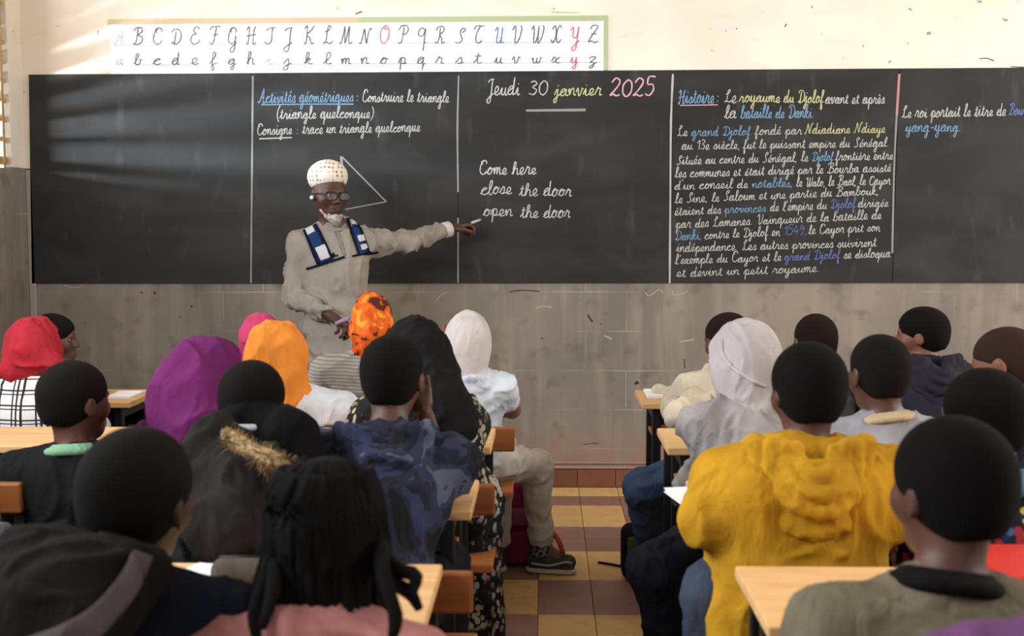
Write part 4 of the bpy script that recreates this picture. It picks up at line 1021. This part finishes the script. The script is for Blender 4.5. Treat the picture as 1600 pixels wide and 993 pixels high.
# ------------------------------------------------------------------ fourth row, nearest the camera
E0 = 1.72
fl = person('pupil in dark navy jacket with black hood and grey lining, lower left corner', (212, 664, 1.80), 1.66, hyaw=-12, hr=4, hs=.99, skin_='d', hairc=(24, 20, 19), hairt=.010, top=((24, 28, 42),), g=.030, sw=.165, neckd=(-.01, -.02, .0), hip=(0, 0), fold=.006)
b, J, Hc, Fh = fl
sdf_obj('hood', [cap(at(150, 885, 1.72), at(60, 910, 1.66), .050, .06, .05), cap(at(60, 905, 1.66), at(20, 960, 1.55), .06, .07, .05), cap(at(110, 930, 1.58), at(60, 985, 1.5), .07, .06, .05), cap(at(215, 890, 1.62), at(110, 975, 1.48), .035, .05, .05), cap(at(150, 905, 1.62), at(120, 960, 1.52), .05, .05, .05), cap(at(70, 860, 1.74), at(120, 850, 1.80), .03, .03, .03)], .007, cloth((20, 18, 17)), b, folds(.012, 10))
strip('hood_lining', [child(b, 'shirt'), child(b, 'hood')], [(210, 858), (185, 900), (145, 945), (95, 975), (50, 992), (20, 1005)], [(240, 868), (218, 920), (185, 965), (150, 1000), (110, 1020), (60, 1030)], cloth((84, 76, 78)), .008)
bg_ = person('pupil with long black braids and pink top, bottom centre', (512, 712, 1.76), 1.66, hyaw=-8, hs=.97, skin_='m', hairc=(15, 13, 13), hairt=.014, top=((190, 128, 126),), g=.018, sw=.138, neckd=(0, -.07, .022), fold=.008, hip=(0, 0))
b, J, Hc, Fh = bg_
hairo = [c for c in b.children if c.name.startswith('hair')][0]
bm_ = hairm((15, 13, 13))
for i in range(64):
    a = R(-168 + 336 * (i + .5) / 64) ; ring_ = i % 2
    # angle measured from the back of the head
    dx, dy = math.sin(a * .62), -math.cos(a * .62)
    r0 = .035 + .03 * ring_
    top_p = PPb = Hc + Fh @ Vector((dx * r0, -.01 + dy * r0, .118 - .012 * ring_))
    mid1 = Hc + Fh @ Vector((dx * .080, -.01 + dy * .100, .065 + random.uniform(-.01, .01)))
    rr = .088 + .010 * random.random()
    mid2 = Hc + Fh @ Vector((dx * rr * .95, -.01 + dy * rr * 1.1, -.02))
    m3 = Hc + Fh @ Vector((dx * rr * 1.0 + random.uniform(-.012, .012), -.03 + dy * rr * 1.12, -.105))
    ln = random.uniform(.27, .40)
    e = Hc + Fh @ Vector((dx * (rr + .03) + random.uniform(-.03, .03), -.10 + dy * (rr + .02), -ln + .01))
    tube('braid', [top_p - b.location, mid1 - b.location, mid2 - b.location, m3 - b.location, e - b.location], [.009, .0095, .009, .0085, .006], bm_, hairo, 6, sub=3).location = (0, 0, 0)
for (pts) in ([(600, 860, 1.72), (612, 905, 1.66), (640, 925, 1.64), (655, 950, 1.62)], [(595, 850, 1.7), (600, 900, 1.62), (618, 960, 1.58), (612, 1000, 1.56)], [(602, 870, 1.7), (625, 890, 1.66), (650, 900, 1.65), (640, 935, 1.62)], [(425, 860, 1.7), (412, 910, 1.64), (398, 960, 1.6), (402, 1000, 1.58)], [(430, 880, 1.66), (425, 930, 1.6), (410, 980, 1.56)]):
    tube('braid', [at(*p) - b.location for p in pts], [.011] * (len(pts) - 1) + [.007], bm_, hairo, 6, sub=3)
kh = person('pupil in khaki T-shirt with black collar, cropped black hair, lower right', (1488, 647, 1.74), 1.66, hyaw=20, hs=.96, skin_='m', hairc=(18, 16, 16), hairt=.010, top=((132, 124, 104),), g=.020, sw=.165, neckd=(-.02, -.01, -.01), hip=(-.02, 0), collar=((22, 20, 20), .013, .02), sleeve='short', fold=.004)
person('pupil in purple top cropped by the lower right corner', (1800, 640, 1.42), 1.42, hyaw=0, hs=.96, top=((122, 82, 128),), g=.022, sw=.20, neckd=(-.04, 0, -.03), fold=.006)

# ------------------------------------------------------------------ the teacher
GOWN = m_knit((170, 164, 152), .93, 30)
tc = person('teacher in pale grey gown, patterned cap and glasses pointing at the chalkboard', (514, 264, 5.45), 5.45, hyaw=214, hp=-4, hs=1.0, skin_=(80, 51, 41), hair=False, top=((168, 162, 150),), topmat=cloth((158, 152, 142), .9, .3, .06), g=.014, sw=.150, byaw=197, standing=.86, s=1.10, sh_drop=.035, hsc=1.0, ar=1.06,
  legm=(120, 114, 106), hem=.42, fold=.010, fine=True, neckd=(.02, .02, 0), hip=(.03, 0),
  el=(at(636, 378, 5.66), at(457, 462, 5.42)), wr=(at(703, 357, 5.84), at(514, 492, 5.24)), handup=(Vector((at(746, 348, 5.93) - at(703, 357, 5.84))), Vector((at(540, 508, 5.18) - at(514, 492, 5.24)))), curl=(62, 48))
b, J, Hc, Fh = tc
gown = [c for c in b.children if c.name.startswith('shirt')][0]; gown.name = 'gown'
me = gown.data
gw_bvh = BVHTree.FromPolygons([v.co + b.location for v in me.vertices], [tuple(p.vertices) for p in me.polygons])
def patch(name, quad, mat, off=.003, n=12):
    last_hit = gw_bvh.ray_cast(Vector((0, 0, CAMZ)), (at(525, 400, 5) - Vector((0, 0, CAMZ))).normalized())
    vs = []; fs = []
    a, b_, c_, d_ = [Vector(q) for q in quad]
    o = Vector((0, 0, CAMZ))
    for i in range(n + 1):
        for j in range(n + 1):
            u = i / n; v = j / n; p = (a * (1 - u) + b_ * u) * (1 - v) + (d_ * (1 - u) + c_ * u) * v
            dr = (at(p.x, p.y, 5) - o).normalized(); hit = gw_bvh.ray_cast(o, dr)
            if hit[0] is None: hit = last_hit
            last_hit = hit
            vs.append(hit[0] + hit[1] * off * (1 if hit[1].dot(dr) < 0 else -1) - b.location)
    for i in range(n):
        for j in range(n):
            k = i * (n + 1) + j; fs.append((k, k + n + 1, k + n + 2, k + 1))
    ob = link(name, me_from(name, vs, fs), mat, b, True); sm = ob.modifiers.new('s', 'SOLIDIFY'); sm.thickness = .002; return ob
navy = cloth((38, 62, 112), .9, .1, .1); blk = cloth((20, 24, 38), .9, .1, .05); whi = cloth((206, 208, 212), .9, .1, .03)
patch('chest_stripe', [(472, 355), (491, 346), (519, 405), (498, 413)], navy)
patch('chest_stripe', [(541, 342), (555, 336), (576, 396), (561, 399)], navy)
patch('stripe_edge', [(471, 356), (475, 354), (501, 412), (496, 414)], blk, .005); patch('stripe_edge', [(489, 347), (493, 345), (521, 404), (516, 406)], blk, .005)
patch('stripe_edge', [(540, 342), (543, 341), (563, 398), (559, 399)], blk, .005); patch('stripe_edge', [(553, 337), (557, 335), (578, 395), (574, 397)], blk, .005)
patch('chest_band', [(480, 418), (539, 400), (539, 403.5), (480, 421.5)], blk, .006, 14); patch('chest_band', [(550, 398.5), (590, 391), (590, 394), (550, 402)], blk, .006, 14)
patch('white_panel', [(477, 359), (489, 353), (493, 362), (481, 368)], whi, .0055); patch('white_panel', [(493, 388), (507, 382), (515, 402), (502, 407)], whi, .0055)
patch('white_panel', [(546, 344), (553, 341), (556, 348), (549, 351)], whi, .0055); patch('white_panel', [(558, 369), (567, 367), (570, 376), (561, 378)], whi, .0055); patch('white_panel', [(562, 383), (571, 381), (573, 388), (564, 391)], whi, .0055)
patch('placket', [(521, 352), (525, 351), (541, 398), (537, 399)], cloth((146, 140, 128)), .003)
# cap, glasses, beard, earbud, cuff
Q = lambda x, y, z: Hc + Fh @ Vector((x, y, z))
KF = Fh @ Matrix.Rotation(R(9), 3, 'X')
kc = Q(0, -.022, .066)
sdf_obj('cap', [ell(kc + KF @ Vector((0, 0, .016)), (.090, .110, .078), .01, KF), cut(kc + KF @ Vector((0, 0, -.038)), KF @ Vector((0, 0, -1)), .2)], .0045, m_capfab(), b, folds(.0015, 10))
for sx in (-1, 1):
    c = Vector((sx * .033, .102, -.004))
    lp = [Q(c.x + .026 * math.copysign(abs(math.cos(t)) ** .6, math.cos(t)), c.y - .004 * abs(math.cos(t)) * (1 if math.cos(t) * sx > 0 else 0), c.z + .018 * math.copysign(abs(math.sin(t)) ** .6, math.sin(t))) - b.location for t in [2 * math.pi * k / 20 for k in range(20)]]
    tube('glasses_rim', lp, .0024, M['black'], b, 6, True)
    vs = [p for p in lp]; link('lens', me_from('lens', vs, [tuple(range(20))]), M['lens'], b)
    tube('glasses_temple', [Q(sx * .058, .098, .004) - b.location, Q(sx * .076, .04, .006) - b.location, Q(sx * .083, -.01, -.002) - b.location], .0024, M['black'], b, 6)
tube('glasses_bridge', [Q(-.008, .104, .003) - b.location, Q(0, .107, .006) - b.location, Q(.008, .104, .003) - b.location], .0024, M['black'], b, 6)
sdf_obj('beard', [ell(Q(0, .062, -.112), (.030, .026, .030), .02, Fh), ell(Q(0, .052, -.098), (.034, .032, .016), .02, Fh), cap(Q(.030, .045, -.098), Q(.050, .016, -.072), .009, .005, .02), cap(Q(-.030, .045, -.098), Q(-.050, .016, -.072), .009, .005, .02)], .004, m_knit((176, 170, 166), .7, 90), b, folds(.003, 50, (1, 1, .5)))
bm = bmesh.new(); bmesh.ops.create_icosphere(bm, subdivisions=2, radius=.010); me = bpy.data.meshes.new('earbud'); bm.to_mesh(me); bm.free()
link('earbud', me, M['white'], b, True).location = Q(.086, -.002, -.016) - b.location
Wl, El = J['WL'], J['EL']; dd = (Wl - El).normalized()
tube('cuff', [Wl - dd * .045 - b.location, Wl - dd * .005 - b.location], .040, cloth((216, 212, 204)), b, 16)
tube('necklace', [J['N'] + Vector((.062 * math.cos(t), .058 * math.sin(t) - .01, .004 + .010 * math.sin(t))) - b.location for t in [2 * math.pi * k / 24 for k in range(24)]], .011, cloth((160, 154, 142)), b, 8, True).name = 'gown_collar'
hdv = Vector((at(746, 348, 5.93) - at(703, 357, 5.84))).normalized()
o = tube('chalk_stick', [at(737, 348, 5.90), at(750, 343, 5.955)], .0065, M['chalk'], None, 10); tag(o, 'white chalk stick in the raised hand of the teacher', 'chalk')
o = tube('marker_pen', [at(524, 506, 5.14), at(545, 496, 5.15)], .0095, plain('pen_body', (150, 120, 150)), None, 10, ); tag(o, 'short pale pen held low in the hand of the teacher', 'pen')

# ------------------------------------------------------------------ things on the desks and floor
def slab(name, label, cat, x0, x1, y0, y1, z0, z1, mat, rot=0, cover=None):
    t_ = empty(name, ((x0 + x1) / 2, (y0 + y1) / 2, z0), label, cat, 'white notebooks on the desks'); hx, hy = (x1 - x0) / 2, (y1 - y0) / 2
    box('pages', -hx, hx, -hy, hy, .0015, z1 - z0 - .0015, M['paper'], t_, .001)
    cm_ = cover or M['paper']
    box('cover', -hx - .002, hx + .002, -hy - .002, hy + .002, 0, .0015, cm_, t_); box('cover', -hx - .002, hx + .002, -hy - .002, hy + .002, z1 - z0 - .0015, z1 - z0, cm_, t_)
    t_.rotation_euler.z = R(rot); return t_
slab('notebook', 'white notebook on the front desk under the cream sleeve', 'notebook', .40, .60, 4.50, 4.69, .7005, .709, M['paper'])
slab('notebook', 'white notebook on the third desk left of the yellow hoodie', 'notebook', .318, .50, 2.74, 2.92, .7005, .712, M['paper'], 12)
slab('notebook', 'small white notebook on the far left front desk behind the mint collar boy', 'notebook', -1.72, -1.62, 4.46, 4.62, .7005, .708, M['paper'])
slab('notebook', 'white notebook between the navy jacket and the braids, lower left', 'notebook', -.72, -.60, 2.02, 2.20, .7005, .715, M['paper'], -25)
t_ = empty('pencil_case', (-.565, 2.12, .7005), 'grey rounded pencil case beside the white notebook, left of the braids', 'pencil case')
sdf_obj('pouch', [cap((-.60, 2.12, .728), (-.53, 2.12, .728), .027, .027, .01)], .004, cloth((96, 88, 80)), t_); tube('zip', [(-.045, 0, .055), (0, 0, .0565), (.045, 0, .055)], .002, M['steel'], t_, 6)
t_ = empty('folder', (1.12, 2.18, .7005), 'bright red flat case on the nearest desk, right of the khaki T-shirt boy', 'case')
box('lid', -.27, .27, -.075, .15, .013, .03, plain('red_vinyl', (196, 44, 36), .5), t_, .004, 2); box('shell', -.27, .27, -.075, .15, 0, .0125, plain('red_vinyl', (196, 44, 36), .5), t_, .004, 2)
bx, by = -.10, 4.66
t_ = empty('backpack', (bx, by, 0), 'magenta school backpack on the floor under the bench of the white headscarf girl', 'backpack')
mg = cloth((142, 36, 78)); mg2 = cloth((168, 92, 122))
def rb(name, x0, x1, y0, y1, z0, z1, mat, bev, par): 
    o = link(name, box_me(x0, x1, y0, y1, z0, z1, bev, 3), mat, par, True); return o
rb('bag_body', -.09, .09, -.07, .07, 0, .34, mg, .035, t_); rb('pocket', -.065, .065, -.10, -.06, .02, .15, mg, .018, t_); rb('upper_pocket', -.06, .06, -.09, -.06, .17, .24, mg2, .012, t_)
tube('handle', [(-.03, 0, .335), (-.02, 0, .37), (.02, 0, .37), (.03, 0, .335)], .007, mg, t_, 6, sub=4); tube('shoulder_strap', [(.06, .06, .3), (.11, .09, .2), (.08, .07, .06)], .012, mg, t_, 6, sub=4)
o = tube('pen', [(.215, 4.64, .006), (.32, 4.58, .006)], .005, M['black'], None, 8); tag(o, 'thin black pen lying on the aisle tiles', 'pen')
bx, by = .36, 3.62
t_ = empty('school_bag', (.375, 4.46, 0), 'black and olive school bag on the floor beside the blue jeans', 'bag')
rb('bag_body', -.08, .08, -.06, .06, 0, .21, cloth((36, 38, 34)), .035, t_); rb('pocket', -.06, .06, -.085, -.055, .04, .18, cloth((96, 104, 60)), .014, t_)
tube('handle', [(-.03, 0, .205), (-.02, 0, .235), (.02, 0, .235), (.03, 0, .205)], .007, M['black'], t_, 6, sub=4)
